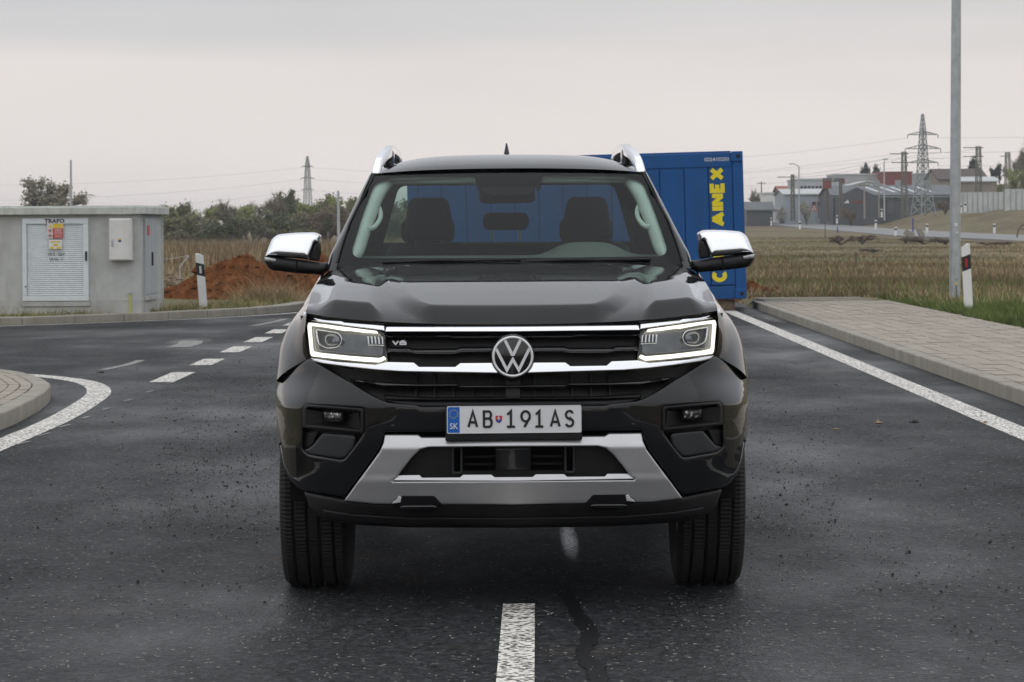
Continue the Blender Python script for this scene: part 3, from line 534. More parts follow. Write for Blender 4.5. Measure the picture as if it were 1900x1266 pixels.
# ---- blue site container (long side to the camera)
def container():
    p0 = Vector((W(1386, 560, 50.2).x, 50.2, 0)); a = math.radians(-3.2); Lc, Hc, Wc = 5.72, 2.50, 2.44; zb = .17
    r = empty('site_container', p0 + Vector((0, 0, .03)), a, 'blue steel site container with yellow lettering behind the pickup', 'container'); r.rotation_euler = (0, math.radians(-1.25), a)
    fx = lambda x: x - Lc                                   # local x: right front corner at 0, going left negative
    MB().box((-Lc/2, Wc/2, zb + Hc/2), (Lc-.12, Wc-.14, Hc-.06)).build('inner_box', 'container_blue', r)
    for x in (-.09, -Lc+.09):
        for y in (.08, Wc-.08): MB().rbox((x, y, zb+Hc/2), (.18, .16, Hc), .012).build('corner_post', 'container_blue', r)
    for z, h in ((zb+Hc-.14, .24), (zb+.11, .22)):
        for y in (.075, Wc-.075): MB().rbox((-Lc/2, y, z), (Lc-.37, .13, h), .012).build('rail', 'container_blue', r)
        for x in (-.075, -Lc+.075): MB().rbox((x, Wc/2, z), (.13, Wc-.33, h), .012).build('rail', 'container_blue', r)
    for x in (-.10, -Lc+.10):
        for z in (zb+.085, zb+Hc-.085):
            c = MB().rbox((x, -.003, z), (.19, .06, .17), .01).build('corner_casting', 'container_blue', r)
            MB().lathe([(-.036, .0), (-.036, .035)], (x+.02, -.0, z), 'y', 14).build('lock_hole', 'dark_hole', c)
    n = 13; w = (Lc-.36)/n
    for i in range(n):
        x = -.18 - w*(i+.5); MB().rbox((x, .04, zb+Hc/2-.005), (w-.012, .03, Hc-.49), .006, 1).build('wall_panel', 'container_blue', r)
    for i in range(5): MB().rbox((-.045, .18 + (Wc-.36)/5*(i+.5), zb+Hc/2), (.03, (Wc-.36)/5-.012, Hc-.49), .006, 1).build('wall_panel', 'container_blue', r)
    MB().box((-Lc/2, Wc/2, zb+Hc+.0), (Lc-.4, Wc-.4, .03)).build('roof', 'container_blue', r)
    ppm = F/50.2; zt_ = lambda py: H + unroll(1340, py)[1]/ppm       # letter heights
    top, bot = zt_(312), zt_(527); ch = (top-bot)/9; xr = -(1384-1349)/ppm; hl = .255; cy = bot
    wd_ = dict(I=.36, X=1.1, E=.96, N=1.03, A=1.24, T=1.05, O=1.18, C=1.08); tot = sum(wd_[c] for c in 'CONTAINEX'); u = (top-bot)/tot
    for c in 'CONTAINEX':
        k = wd_[c]*u; sw = .072
        glyph('letter', {'A': 'a', 'N': 'n'}.get(c, c), cy + sw/2 + .006, 0 + sw/2, max(.001, k-sw-.012), hl-sw, sw, lambda x, y, d: (xr - y + 0*d, .024-d, x), 'letter_yellow', r, .004); cy += k
    text('serial_number', '022410250', .085, Matrix.Translation((-(1384-1341)/ppm-.05, .008, zb+Hc-.13)) @ Matrix.Rotation(math.pi/2, 4, 'X'), 'stencil_white', r, .001, 1.1)
    for (x, m, lb) in ((-.35, 'timber_block', 'weathered timber block under the right end of the blue container'), (-1.0, 'concrete_block', 'concrete block second from the right under the blue container'), (-1.7, 'concrete_block', 'concrete block third from the right under the blue container')):
        o = MB().rbox((0, 0, 0), (.30, .5, zb-.004), .015).build('support_block', m); R = Matrix.Rotation(a, 3, 'Z'); q = p0 + R @ Vector((x, .35, 0)); o.location = (q.x, q.y, zb/2); o.rotation_euler.z = a; tag(o, lb, 'block', 'blocks under the container')
container()
# ---- transformer hut
def hut():
    s = 1/117.5; r = empty('transformer_hut', (-5.87, 46.8, 0), math.radians(-1.5), 'grey rendered transformer hut with flat roof and TRAFO sign', 'transformer hut')
    Wd, Dp, z0, z1 = 3.1, 2.35, .30, 1.66; X_ = lambda px: (px-260)*s; Z_ = lambda py: .105 + (581.5 - (py + (260-260)))*s
    MB().box((-Wd/2, Dp/2, (z0+z1)/2+.02), (Wd, Dp, z1-z0)).build('wall', 'render_grey', r); MB().box((-Wd/2, Dp/2, .15), (Wd+.012, Dp+.012, .34)).build('plinth', 'plinth_grey', r)
    o = MB().rbox((-Wd/2, Dp/2, 1.735), (Wd+.22, Dp+.22, .12), .012).build('roof', 'roof_sheet', r); MB().box((-Wd/2, Dp/2, 1.80), (Wd+.02, Dp+.02, .03)).build('roof_top', 'roof_sheet', o)
    MB().rbox((.003, Dp-.03, .95), (.05, .05, 1.36), .005).build('corner_trim', 'roof_sheet', r)
    xl, xr, zb, ztp = X_(41), X_(164), Z_(557), Z_(404); fr = MB(); fw = .085; y = -.02
    for (cx, cz, w, h) in (((xl+xr)/2, ztp-fw/2, xr-xl, fw), ((xl+xr)/2, zb+.04, xr-xl, .08), (xl+fw/2-.01, (zb+ztp)/2-.002, .07, ztp-zb-fw-.085), (xr-fw/2, (zb+ztp)/2-.002, fw, ztp-zb-fw-.085)): fr.rbox((cx, y, cz), (w, .05, h), .004, 1)
    door = fr.build('door', 'louvre_paint', r)
    n = 36; a, b = zb+.085, ztp-fw-.003; h = (b-a)/n
    me = MB(); me.add([(-.5, .012, 0), (.5, .012, 0), (.5, -.016, .18), (-.5, -.016, .18), (-.5, -.006, .92), (.5, -.006, .92), (.5, .012, 1), (-.5, .012, 1)], [(0, 1, 2, 3), (3, 2, 5, 4), (4, 5, 6, 7)]); sl = None
    for i in range(n):
        if sl is None: sl = me.build('louvre_slat', 'louvre_paint', door)
        else: c = sl.copy(); COL.objects.link(c); sl_ = c
        q = sl if i == 0 else sl_; q.location = ((xl+xr)/2-.004, -.004, a + i*h); q.scale = (xr-xl-.155, 1, h)
    MB().box(((xl+xr)/2, .004, (a+b)/2), (xr-xl-.14, .01, b-a)).build('door_back', 'window_dark', door)
    MB().rbox((X_(160), -.055, Z_(474)), (.03, .03, .15), .006).build('handle', 'black_plastic', door); MB().lathe([(-.06, 0), (-.06, .012), (-.03, .012)], (X_(47), 0, Z_(530)), 'y', 10).build('lock', 'black_plastic', door)
    MB().rbox(((xl+xr)/2, -.012, zb-.045), (xr-xl+.04, .04, .08), .004, 1).build('sill', 'plinth_grey', r)
    RX = Matrix.Rotation(math.pi/2, 4, 'X')
    def plate(x0, y0, x1, y1, m, yy, name): return MB().box(((X_(x0)+X_(x1))/2, yy, (Z_(y0)+Z_(y1))/2), (abs(X_(x1)-X_(x0)), .004, abs(Z_(y0)-Z_(y1)))).build(name, m, r)
    plate(83, 404.5, 120, 413, 'sign_white', -.05, 'name_plate'); text('lettering', 'TRAFO', .083, Matrix.Translation((X_(101.5), -.054, Z_(408.8))) @ RX, 'navy_ink', r, .003, 1.2)
    plate(88, 413.5, 118, 441, 'sign_white', -.044, 'warning_sign'); plate(98, 414, 117.5, 421.5, 'sign_yellow', -.048, 'warning_field'); plate(98, 422.3, 117.5, 431.2, 'sign_red', -.048, 'warning_field'); plate(98, 432, 117.5, 440.6, 'sign_red', -.048, 'warning_field')
    tri = MB(); tri.add([(X_(89.5), -.048, Z_(421)), (X_(96.5), -.048, Z_(421)), (X_(93), -.048, Z_(414.3))], [(0, 1, 2)]); tri.build('pictogram', 'sign_yellow', r)
    for py in (426.5, 436):
        ring = MB().lathe([(-.002, .023), (-.002, .030)], (X_(93), -.046, Z_(py)), 'y', 20).build('pictogram', 'sign_red', r); MB().lathe([(-.0025, .0), (-.0025, .014)], (X_(93), -.046, Z_(py)), 'y', 12).build('pictogram', 'navy_ink', r)
    for py in (424.5, 427, 429.5, 434.5, 438): plate(101, py-.45, 115, py+.45, 'sign_white', -.052, 'print_line')
    plate(90.5, 443.5, 115.5, 461, 'sign_white', -.044, 'notice'); 
    for (x0, y0, x1, y1) in ((93, 446, 112, 448), (99, 451, 108, 454), (93, 456, 99, 460), (105, 456, 113, 460)): plate(x0, y0, x1, y1, 'sign_yellow', -.048, 'print_line')
    text('lettering', 'VN 2 - 22kV', .062, Matrix.Translation((X_(104), -.03, Z_(470))) @ RX, 'black_plastic', r, .0, .85); text('lettering', 'GR No. 11', .058, Matrix.Translation((X_(104), -.03, Z_(479.5))) @ RX, 'black_plastic', r, .0, .85)
    c = MB().rbox(((X_(205)+X_(247))/2, -.085, (Z_(404.5)+Z_(482.5))/2), (X_(247)-X_(205), .17, Z_(404.5)-Z_(482.5)), .012).build('meter_cabinet', 'cabinet_white', r)
    MB().rbox(((X_(206)+X_(243))/2, -.175, (Z_(407)+Z_(480.5))/2), (X_(243)-X_(206.5), .014, Z_(407)-Z_(480.5)), .004).build('cabinet_door', 'cabinet_white', c); MB().rbox((X_(211.5), -.188, Z_(450)), (.03, .015, .11), .006).build('cabinet_latch', 'galvanised', c)
    MB().box((X_(225), -.184, Z_(443)), (.042, .003, .03)).build('sticker', 'sign_yellow', c); MB().box((X_(225), -.184, Z_(446.5)), (.048, .003, .03)).build('sticker', 'post_blue', c)
    p = MB().tube((X_(241), -.045, .06), (X_(240.5), -.045, Z_(545)), .014, n=8).build('cable_pipe', 'pipe_lime', r); MB().rbox((X_(240.2), -.045, Z_(542.5)), (.045, .05, .05), .01).build('pipe_cap', 'galvanised', r)
    # side door (right face)
    dd = MB().rbox((.012, .95, .98), (.03, 1.25, 1.26), .004, 1).build('side_door', 'hall_pale', r)
    dd2 = MB().rbox((.03, .62, .99), (.012, .58, 1.18), .003, 1).build('door_leaf', 'hall_pale', dd); MB().rbox((.03, 1.24, .99), (.012, .58, 1.18), .003, 1).build('door_leaf', 'hall_pale', dd); MB().rbox((.05, .97, .96), (.03, .03, .22), .005).build('handle', 'black_plastic', dd)
    MB().box((.04, .62, 1.42), (.004, .22, .16)).build('warning_sign', 'sign_red', dd)
    MB().box((.015, .95, .33), (.05, 1.3, .05)).build('sill', 'plinth_grey', r)
    MB().rbox((X_(58), .3, 1.84), (.07, .1, .06), .01).build('roof_vent', 'black_plastic', r)
hut()
# ---- delineator posts
def delineator(loc, h, lean, label, refl, sx=1., group='roadside delineator posts'):
    r = empty('delineator_post', loc, 0, label, 'delineator', group); r.rotation_euler = (0, lean, 0)
    w = .135*sx; body = lambda z0, z1, s0, s1: [(-w/2, 0, z0), (w/2, 0, z0+s0), (w/2, 0, z1+s1), (-w/2, 0, z1)]
    def seg(name, z0, z1, s0, s1, m, e=0.):
        P = body(z0, z1, s0, s1); f = [(x*(1+e), -.03-e*.04, z) for x, y, z in P]; b = [(x*(.55+e), .06+e*.04, z) for x, y, z in P]
        return MB().add(f + b, [(0, 1, 2, 3), (7, 6, 5, 4), (0, 4, 5, 1), (1, 5, 6, 2), (2, 6, 7, 3), (3, 7, 4, 0)]).build(name, m, r)
    sl = .045*refl[1]; seg('post_body', -.12, h*.62 - .02, 0, sl, 'post_white'); seg('black_band', h*.62-.02, h*.84-.02, sl, sl, 'post_black', .02); seg('post_top', h*.84-.02, h-.02, sl, sl*1.0, 'post_white')
    rf = MB().box((0, -.036, h*.73-.02+sl/2), (.035*sx, .008, h*.13)); rf.build('reflector', refl[0], r); return r
g = G(378, 572, .09); delineator(W(378, 572, 49.4) + Vector((0, 0, .0)), .94, math.radians(-4.2), 'white delineator post with black band and white reflector beside the left kerb', ('reflector_white', -1))
g = W(1797, 577, 45.2); delineator(g, 1.0, math.radians(-2.6), 'white delineator post with black band and red reflector beside the lamp post', ('reflector_red', 1))
# ---- street lamp
def lamp():
    b = W(1771.5, 558, 50.8); b.z = .06; r = empty('lamp_post', b, 0, 'tall galvanised steel lamp post rising out of the picture beside the pavement', 'lamp post')
    mb = MB().tube((0, 0, 0), (.05, 0, 4.6), .098, .084, 24); mb.tube((.05, 0, 4.6), (.09, 0, 8.0), .084, .062, 24); mb.build('pole', 'galvanised', r, 40)
    MB().path([(.09, 0, 7.98), (.05, 0, 8.25), (-.5, 0, 8.4), (-1.4, 0, 8.5)], .03).build('arm', 'galvanised', r, 40); MB().rbox((-1.6, 0, 8.5), (.55, .2, .09), .03).build('lantern', 'galvanised', r)
    MB().rbox((.02, -.088, .62), (.075, .04, .36), .008).build('service_door', 'galvanised', r); MB().box((.015, -.099, 1.37), (.05, .006, .055)).build('sticker', 'sign_white', r); MB().box((.035, -.096, 1.24), (.03, .004, .03)).build('sticker', 'sign_white', r); MB().tube((0, 0, -.15), (0, 0, .025), .12, .12, 20).build('collar', 'concrete_block', r)
    MB().tube((.012, -.105, .02), (.012, -.103, .33), .006, n=6).build('earth_strap', 'black_plastic', r); MB().lathe([(-.012, .0), (-.012, .02), (.01, .02)], (.012, -.1, .36), 'y', 12).build('earth_bolt', 'sign_yellow', r)
lamp()
# ---- far road
NE = [(1960, 450, 222), (1900, 447, 237), (1780, 441, 268), (1662, 437, 300), (1560, 428, 360), (1480, 422, 400), (1400, 412, 470), (1370, 409, 520)]
FE = [(1990, 440, 262), (1900, 436, 290), (1820, 433, 308), (1760, 430, 330), (1650, 424, 370), (1560, 417, 420), (1490, 411, 470), (1430, 408.5, 520)]
na = [W(*p) for p in NE]; fa = [W(*p) for p in FE]
n = len(na); mesh('far_road', [tuple(p) for p in na] + [tuple(p) for p in fa] + [(p.x, p.y, p.z-3) for p in na] + [(p.x, p.y, p.z-3) for p in fa], [(i, n+i, n+i+1, i+1) for i in range(n-1)] + [(2*n+i, i, i+1, 2*n+i+1) for i in range(n-1)] + [(n+i, 3*n+i, 3*n+i+1, n+i+1) for i in range(n-1)], 'far_asphalt')['kind'] = 'structure'
far = [(1662, 437, 300, 'w'), (1720, 431, 318, 'w'), (1845, 431, 300, 'w'), (1625, 424, 345, 'w'), (1553, 413.5, 415, 'w'), (1500, 410, 470, 'w'), (1441, 410.5, 460, 'w'), (1431, 417.5, 430, 'w'), (1484, 425.5, 385, 'w'), (1636, 402, 400, 'w'), (1392, 411, 480, 'w'), (1783, 394, 360, 'w'), (1791, 391, 366, 'w')]
far.sort(key=lambda q: q[0])
for k, (px, py, D, c) in enumerate(far):
    p = W(px, py, D); hh = min(1.05, max(.8, 16*D/F)); delineator(p, hh, 0, 'tiny far white delineator post, %s from the left along the distant road' % ORD[k], ('post_black', 0), 1.9, 'delineators along the distant road')
for k, (px, py, D, hp) in enumerate(((1694, 437, 296, 32), (1554, 431, 340, 9))):
    o = MB().tube((0, 0, -.4), (0, 0, hp*D/F), .07, n=8).build('marker_post', 'post_blue'); o.location = W(px, py, D); tag(o, ('blue marker post standing in weeds before the distant road', 'short blue marker peg at the near edge of the distant road')[k], 'marker post')
# ---- lattice structures
def lattice(mb, base, top, wb, wt, levels, r, rot=0.):
    base, top = Vector(base), Vector(top)
    def cr_(t, k):
        w = (wb + (wt-wb)*t)/2; a = rot + math.pi/4 + k*math.pi/2; return base.lerp(top, t) + Vector((math.cos(a), math.sin(a), 0))*w*1.414
    ts = [1-(1-i/levels)**1.12 for i in range(levels+1)]
    for k in range(4):
        for a, b in zip(ts, ts[1:]): mb.tube(cr_(a, k), cr_(b, k), r, n=4, cap=False); mb.tube(cr_(a, k), cr_(b, k+1), r*.62, n=4, cap=False); mb.tube(cr_(a, k+1), cr_(b, k), r*.62, n=4, cap=False); mb.tube(cr_(b, k), cr_(b, k+1), r*.62, n=4, cap=False)
def pylon(px, ytop, ybase, D, arms, wb, label, split=.32, rr=.075):
    b = W(px, ybase, D); hgt = (ybase-ytop)*D/F; r = empty('power_pylon', b, 0, label, 'pylon', 'high voltage pylons'); s = D/F
    m = MB(); zc = hgt*split; lattice(m, (0, 0, -1), (0, 0, zc), wb*1.9 if split else wb, wb*1.0, 4, rr, .5); m.build('leg_frame', 'steel_lattice', r)
    m = MB(); lattice(m, (0, 0, zc), (0, 0, hgt*.86), wb*1.0, wb*.42, 9, rr*.9, .5); lattice(m, (0, 0, hgt*.86), (0, 0, hgt), wb*.42, .2, 3, rr*.8, .5); m.build('tower', 'steel_lattice', r)
    tips = []
    for (yy, half) in arms:
        z = (ybase-yy)*s; w = half*s
        for sgn in (-1, 1):
            m = MB(); tip = Vector((sgn*w, 0, z)); dz = w*.24
            for dy in (-.5, .5): m.tube((0, dy, z), tip, rr*.7, n=4, cap=False); m.tube((0, dy, z+dz), tip, rr*.7, n=4, cap=False)
            for t in (.25, .5, .75): m.tube((sgn*w*t, -.5*(1-t), z), (sgn*w*t, 0, z+dz*(1-t)), rr*.5, n=4, cap=False); m.tube((sgn*w*(t-.2), .5*(1-t), z+dz*(1.2-t)), (sgn*w*t, 0, z), rr*.5, n=4, cap=False)
            a = m.build('cross_arm', 'steel_lattice', r); MB().tube(tip, tip - Vector((0, 0, w*.22)), rr*.8, n=5).build('insulator', 'steel_lattice', a); tips.append(b + tip - Vector((0, 0, w*.22)))
    return b, tips
b1, t1 = pylon(1713, 212, 386, 400, ((250, 28), (276, 33), (302, 28)), 1.25, 'tall steel lattice pylon with three cross arms in front of the dark hall')
b2, t2 = pylon(571, 290, 400, 520, ((309, 10), (331, 12), (352, 10)), 1.35, 'slim lattice pylon rising over the left treeline', 0.0, .07)
def latpole(px, ytop, ybase, D, w, label, arms=((.05, 1.2),), group='old lattice poles'):
    b = W(px, ybase, D); h = (ybase-ytop)*D/F; r = empty('lattice_pole', b, 0, label, 'pole', group); m = MB(); lattice(m, (0, 0, -.5), (0, 0, h), w*1.5, w, 9, .055, .2); m.build('shaft', 'old_lattice', r)
    for t, a in arms: MB().box((-a*.4, 0, h*(1-t)), (a*1.6, .1, .12)).build('cross_arm', 'old_lattice', r)
latpole(1678, 282, 397, 395, .50, 'dark lattice pole just left of the tall pylon', ((.03, 1.6), (.17, 1.4)))
latpole(1816, 272, 381, 400, .52, 'dark lattice pole right of the near lamp post', ((.02, 1.7), (.17, 1.7)))
latpole(1870, 283, 352, 470, .6, 'grey lattice mast among trees at the right edge', ((.1, 1.0),))
latpole(1471, 324, 404, 420, .35, 'dark double pole left of the grey warehouse', ((.06, 1.8),))
latpole(1560, 331, 400, 415, .3, 'thin dark double pole holding the red roof sign', ((.04, .5),))
for k, (px, yt, yb, D, rr, m, lb) in enumerate(((132, 297, 392, 270, .13, 'galvanised', 'thin grey pole rising behind the transformer hut'), (628.5, 354, 438, 230, .13, 'galvanised', 'thin grey pole beside the pickup windscreen pillar'), (1413, 337, 383, 500, .12, 'wood_pole', 'small wooden pole by the white house'), (1604, 340, 398, 400, .13, 'concrete_block', 'pale concrete pole in front of the dark hall'), (1631, 346, 396, 410, .12, 'concrete_block', 'short concrete pole beside the far lamp before the dark hall'), (1537, 353, 400, 415, .12, 'wood_pole', 'dark post below the red billboard'), (1519, 362, 398, 415, .11, 'wood_pole', 'dark pole in front of the pale blue hall'))):
    b = W(px, yb, D); r = empty('utility_pole', b, 0, lb, 'pole'); h = (yb-yt)*D/F; MB().tube((0, 0, -.6), (-h*.006 if k == 1 else 0, 0, h), rr, rr*.7, 8).build('shaft', m, r)
    if k in (2, 3, 6): MB().box((0, 0, h*.93), (1.6, .1, .12)).build('cross_arm', 'wood_pole', r)
def farlamp(px, yt, yb, D, arm, lb):
    b = W(px, yb, D); h = (yb-yt)*D/F; r = empty('street_lamp', b, 0, lb, 'street lamp', 'far street lamps'); MB().tube((0, 0, -.5), (0, 0, h), .11, .08, 8).build('pole', 'galvanised', r); MB().path([(0, 0, h), (arm*.5, 0, h+.25), (arm, 0, h+.35)], .06, 6).build('arm', 'galvanised', r); MB().rbox((arm*1.15, 0, h+.35), (.7, .25, .14), .04).build('lantern', 'galvanised', r)
farlamp(1483, 309, 411, 400, -.85, 'far street lamp with arm to the left by the distant road'); farlamp(1641, 301, 402, 380, .15, 'far white street lamp in front of the dark hall')
# ---- power cables
def cable(a, b, sag, lb, r=.018):
    a, b = Vector(a), Vector(b); P = [a.lerp(b, t/14) - Vector((0, 0, sag*4*(t/14)*(1-t/14))) for t in range(15)]
    tag(MB().path(P, r, 4).build('power_cable', 'wire'), lb, 'cable', 'overhead power cables')
nm = ['lower left arm', 'lower right arm', 'middle left arm', 'middle right arm', 'top left arm', 'top right arm']; t1s = [t1[4], t1[5], t1[2], t1[3], t1[0], t1[1]]; t2s = [t2[4], t2[5], t2[2], t2[3], t2[0], t2[1]]
for k in (0, 2, 3, 4): cable(t1s[k], (t1s[k].x-62 - k, t1s[k].y+150, t1s[k].z - .5 + k*.4), 2.2, 'cable running left from the %s of the tall pylon' % nm[k], .014)
for k in (1, 2, 5): cable(t1s[k], (t1s[k].x+70, t1s[k].y-40, t1s[k].z+4), 1.5, 'cable running right from the %s of the tall pylon' % nm[k], .014)
for k in (0, 2, 4): cable(t2s[k], (t2s[k].x-80, t2s[k].y-60, t2s[k].z-3.5 + .3*k), 2.0, 'cable running left from the %s of the slim pylon' % nm[k], .014)
for k in (1, 3, 5): cable(t2s[k], (t2s[k].x+90, t2s[k].y+130, t2s[k].z+2), 2.0, 'cable running right from the %s of the slim pylon behind the pickup' % nm[k], .014)
for k, (ya, yb_) in enumerate(((283, 276), (292, 288))): cable(W(1678, ya, 395), W(1816, yb_, 400), .3, ('upper', 'lower')[k] + ' cable strung between the two dark lattice poles', .02); cable(W(1678, ya, 395), W(1471, 326 + 4*k, 420), .5, ('upper', 'lower')[k] + ' cable from the dark lattice pole to the double pole', .02)
# ---- far buildings
def gable(name, lb, cat, pl, pr, yb, ye, yr, D, dep, wm, rm, rz=0., over=.3, wins=(), ridge='x', flat=False, extra=None):
    """pl..pr pixel extent of the front, yb base, ye eaves, yr ridge rows"""
    s = D/F; a = W(pl, yb, D); b = W(pr, yb, D); w = (b-a).length; he = (yb-ye)*s; hr = (yb-yr)*s; c = (a+b)/2
    r = empty(name, c, rz, lb, cat); m = MB()
    if flat: m.box((0, dep/2, he/2-1), (w, dep, he+2)); m.box((0, dep/2, -5), (w-.1, dep-.1, 7)); m.build('wall', wm, r); MB().box((0, dep/2, he+.12), (w+over, dep+over, .24)).build('roof', rm, r)
    else:
        if ridge == 'x':
            g_ = [(-w/2, 0), (-w/2, dep)]; m.add([(-w/2, 0, -7), (w/2, 0, -7), (w/2, dep, -7), (-w/2, dep, -7), (-w/2, 0, he), (w/2, 0, he), (w/2, dep, he), (-w/2, dep, he), (-w/2, dep/2, hr), (w/2, dep/2, hr)], [(0, 1, 5, 4), (1, 2, 6, 9, 5), (2, 3, 7, 6), (3, 0, 4, 8, 7), (4, 5, 9, 8), (6, 7, 8, 9)])
            k = over*(hr-he)/(dep/2); P = [(-w/2-over, -over, he-k), (w/2+over, -over, he-k), (w/2+over, dep/2, hr), (-w/2-over, dep/2, hr), (w/2+over, dep+over, he-k), (-w/2-over, dep+over, he-k)]
            rf = [(0, 1, 2, 3), (3, 2, 4, 5)]
        else:
            m.add([(-w/2, 0, -7), (w/2, 0, -7), (w/2, dep, -7), (-w/2, dep, -7), (-w/2, 0, he), (w/2, 0, he), (w/2, dep, he), (-w/2, dep, he), (0, 0, hr), (0, dep, hr)], [(0, 1, 5, 8, 4), (1, 2, 6, 5), (2, 3, 7, 9, 6), (3, 0, 4, 7), (4, 8, 9, 7), (5, 6, 9, 8)])
            k = over*(hr-he)/(w/2); P = [(-w/2-over, -over, he-k), (0, -over, hr), (0, dep+over, hr), (-w/2-over, dep+over, he-k), (w/2+over, -over, he-k), (w/2+over, dep+over, he-k)]
            rf = [(0, 1, 2, 3), (1, 4, 5, 2)]
        m.build('wall', wm, r); up = [(x, y, z+.22) for x, y, z in P]; dn = [(x, y, z+.05) for x, y, z in P]; n_ = len(P)
        f = rf + [tuple(i+n_ for i in q[::-1]) for q in rf]
        f += [(0, 1, n_+1, n_), (0, n_, n_+3, 3)] if ridge == 'x' else [(0, 1, n_+1, n_), (1, 4, n_+4, n_+1)]
        ro = MB().add(up + dn, f).build('roof', rm, r)
    for (x0, y0, x1, y1) in wins:
        cx = ((x0+x1)/2-(pl+pr)/2)*s; cz = (yb-(y0+y1)/2)*s; wi = MB().box((cx, -.04, cz), ((x1-x0)*s, .14, (y1-y0)*s)).build('window', 'hall_pale' if wm != 'hall_pale' else 'hall_blue', r); MB().box((cx, -.13, cz), ((x1-x0)*s*.84, .06, (y1-y0)*s*.8)).build('pane', 'window_dark', wi)
    return r, s, he, hr, w
# back row first
gable('warehouse', 'long pale grey warehouse with red end block on the hill', 'warehouse', 1550, 1645, 345, 325, 322, 520, 14, 'hall_pale', 'roof_pale', flat=True)
gable('red_hall', 'dark red box shaped hall left of the tall pylon', 'hall', 1636, 1692, 352, 321, 320, 515, 12, 'hall_red', 'hall_red', flat=True)
gable('warehouse', 'low pale shed behind the tall pylon', 'shed', 1692, 1748, 352, 324, 322, 530, 10, 'hall_pale', 'roof_pale', flat=True)
gable('warehouse', 'grey two storey warehouse with a row of small dark windows', 'warehouse', 1479, 1558, 372, 334, 332, 470, 16, 'hall_pale', 'roof_pale', flat=True, wins=[(1485+7*i, 345, 1490+7*i, 350) for i in range(6)])
gable('arched_hall', 'pale shallow gabled hall roof behind the dark hall', 'hall', 1560, 1660, 372, 350, 338, 450, 14, 'house_white', 'roof_pale', ridge='y')
gable('hall', 'pale blue hall with metal roof left of the dark hall', 'hall', 1456, 1545, 400, 362, 352, 440, 16, 'hall_blue', 'roof_pale', wins=[(1506, 374, 1514, 383), (1516, 374, 1524, 383)])
r, s, he, hr, w = gable('hall', 'large dark grey hall with gabled front and pale skylight strips', 'hall', 1546, 1772, 404, 364, 345, 420, 18, 'hall_dark', 'hall_dark_roof', wins=[(1583, 367, 1589, 372), (1622, 366, 1632, 370), (1638, 366, 1648, 370), (1656, 366, 1668, 371), (1700, 366, 1712, 371)])
for px in (1636, 1664, 1684, 1702, 1732):
    cx = (px-1659)*s; k = (hr-he)/9; P = [(cx-.25, 1.8, he+1.8*k+.27), (cx+.35, 1.8, he+1.8*k+.27), (cx-1.25, 7, he+7*k+.27), (cx-1.85, 7, he+7*k+.27)]; mesh('skylight', P, [(0, 1, 2, 3)], 'skylight', r)
R_ = MB(); R_.add([(-w/2+.3, -1.8, -2), (-w/2+6.2, -1.8, -2), (-w/2+6.2, -1.8, he-.1), (-w/2+3.2, -1.8, hr-.2), (-w/2+.3, -1.8, he-.1), (-w/2+.3, 3, -2), (-w/2+6.2, 3, -2), (-w/2+6.2, 3, he-.1), (-w/2+3.2, 6, hr-.2), (-w/2+.3, 3, he-.1)], [(0, 1, 2, 3, 4), (1, 6, 7, 2), (2, 7, 8, 3), (3, 8, 9, 4), (0, 4, 9, 5)]); R_.build('porch_gable', 'hall_dark', r)
for px in (1600, 1618, 1652, 1690, 1722, 1745): MB().box(((px-1659)*s, -.06, 1.55), (1.6 if px % 4 else .9, .12, 3.1 if px % 4 else 2.1)).build('roller_door', 'hall_dark_roof', r)
MB().box((0, -.42, he-.12), (w+.6, .14, .14)).build('gutter', 'steel_lattice', r)
for px in (1640, 1680, 1735): MB().box(((px-1659)*s, 8.0, hr+.45), (.7, .7, .9)).build('roof_vent', 'steel_lattice', r)
mesh('wall_logo', [(-w/2+1.3, -1.84, he-1.0), (-w/2+2.1, -1.84, he-1.0), (-w/2+1.9, -1.84, he-.45)], [(0, 1, 2)], 'sign_white', r); MB().box((-w/2+3.3, -1.84, he-.85), (1.6, .04, .3)).build('wall_lettering', 'hall_red', r)
gable('house', 'white flat roofed house at the left end of the distant buildings', 'house', 1421, 1457, 392, 360, 358, 460, 10, 'house_white', 'roof_pale', flat=True, wins=[(1448, 363, 1451, 369), (1448, 379, 1451, 384)])
gable('house', 'red tiled house roof peeping behind the white house', 'house', 1446, 1472, 375, 357, 347, 520, 10, 'house_tan', 'tile_red')
gable('hut', 'low dark hut with black roof nearest the blue container', 'hut', 1386, 1434, 399, 391, 377, 440, 8, 'hall_dark', 'hall_dark_roof')
gable('house', 'old brown gabled house right of the tall pylon', 'house', 1742, 1832, 362, 334, 314, 500, 16, 'house_tan', 'roof_brown', ridge='x')
gable('shed', 'long low white roofed shed below the brown house', 'shed', 1778, 1850, 372, 338, 330, 440, 8, 'house_tan', 'roof_pale')
# sheet fence on the bank: single panels
for j, (pl, pr, yt, yb, D, lb) in enumerate(((1776, 1862, 357, 381, 375, 'grey corrugated sheet fence behind the near lamp post'), (1864, 1960, 351, 379, 365, 'pale sheet fence running out at the right edge'))):
    a, b = W(pl, yb, D), W(pr, yb, D); h = (yb-yt)*D/F; r = empty('sheet_fence', a, 0, lb, 'fence'); n = 9; L = (b.x-a.x)/n
    for i in range(n): MB().box((L*(i+.5), (i % 2)*.05, h/2-.5), (L-.04, .06, h+1)).build('fence_panel', 'fence_sheet', r); MB().box((L*(i+1), -.06, h/2-.4), (.08, .08, h+1.1)).build('fence_post', 'steel_lattice', r)
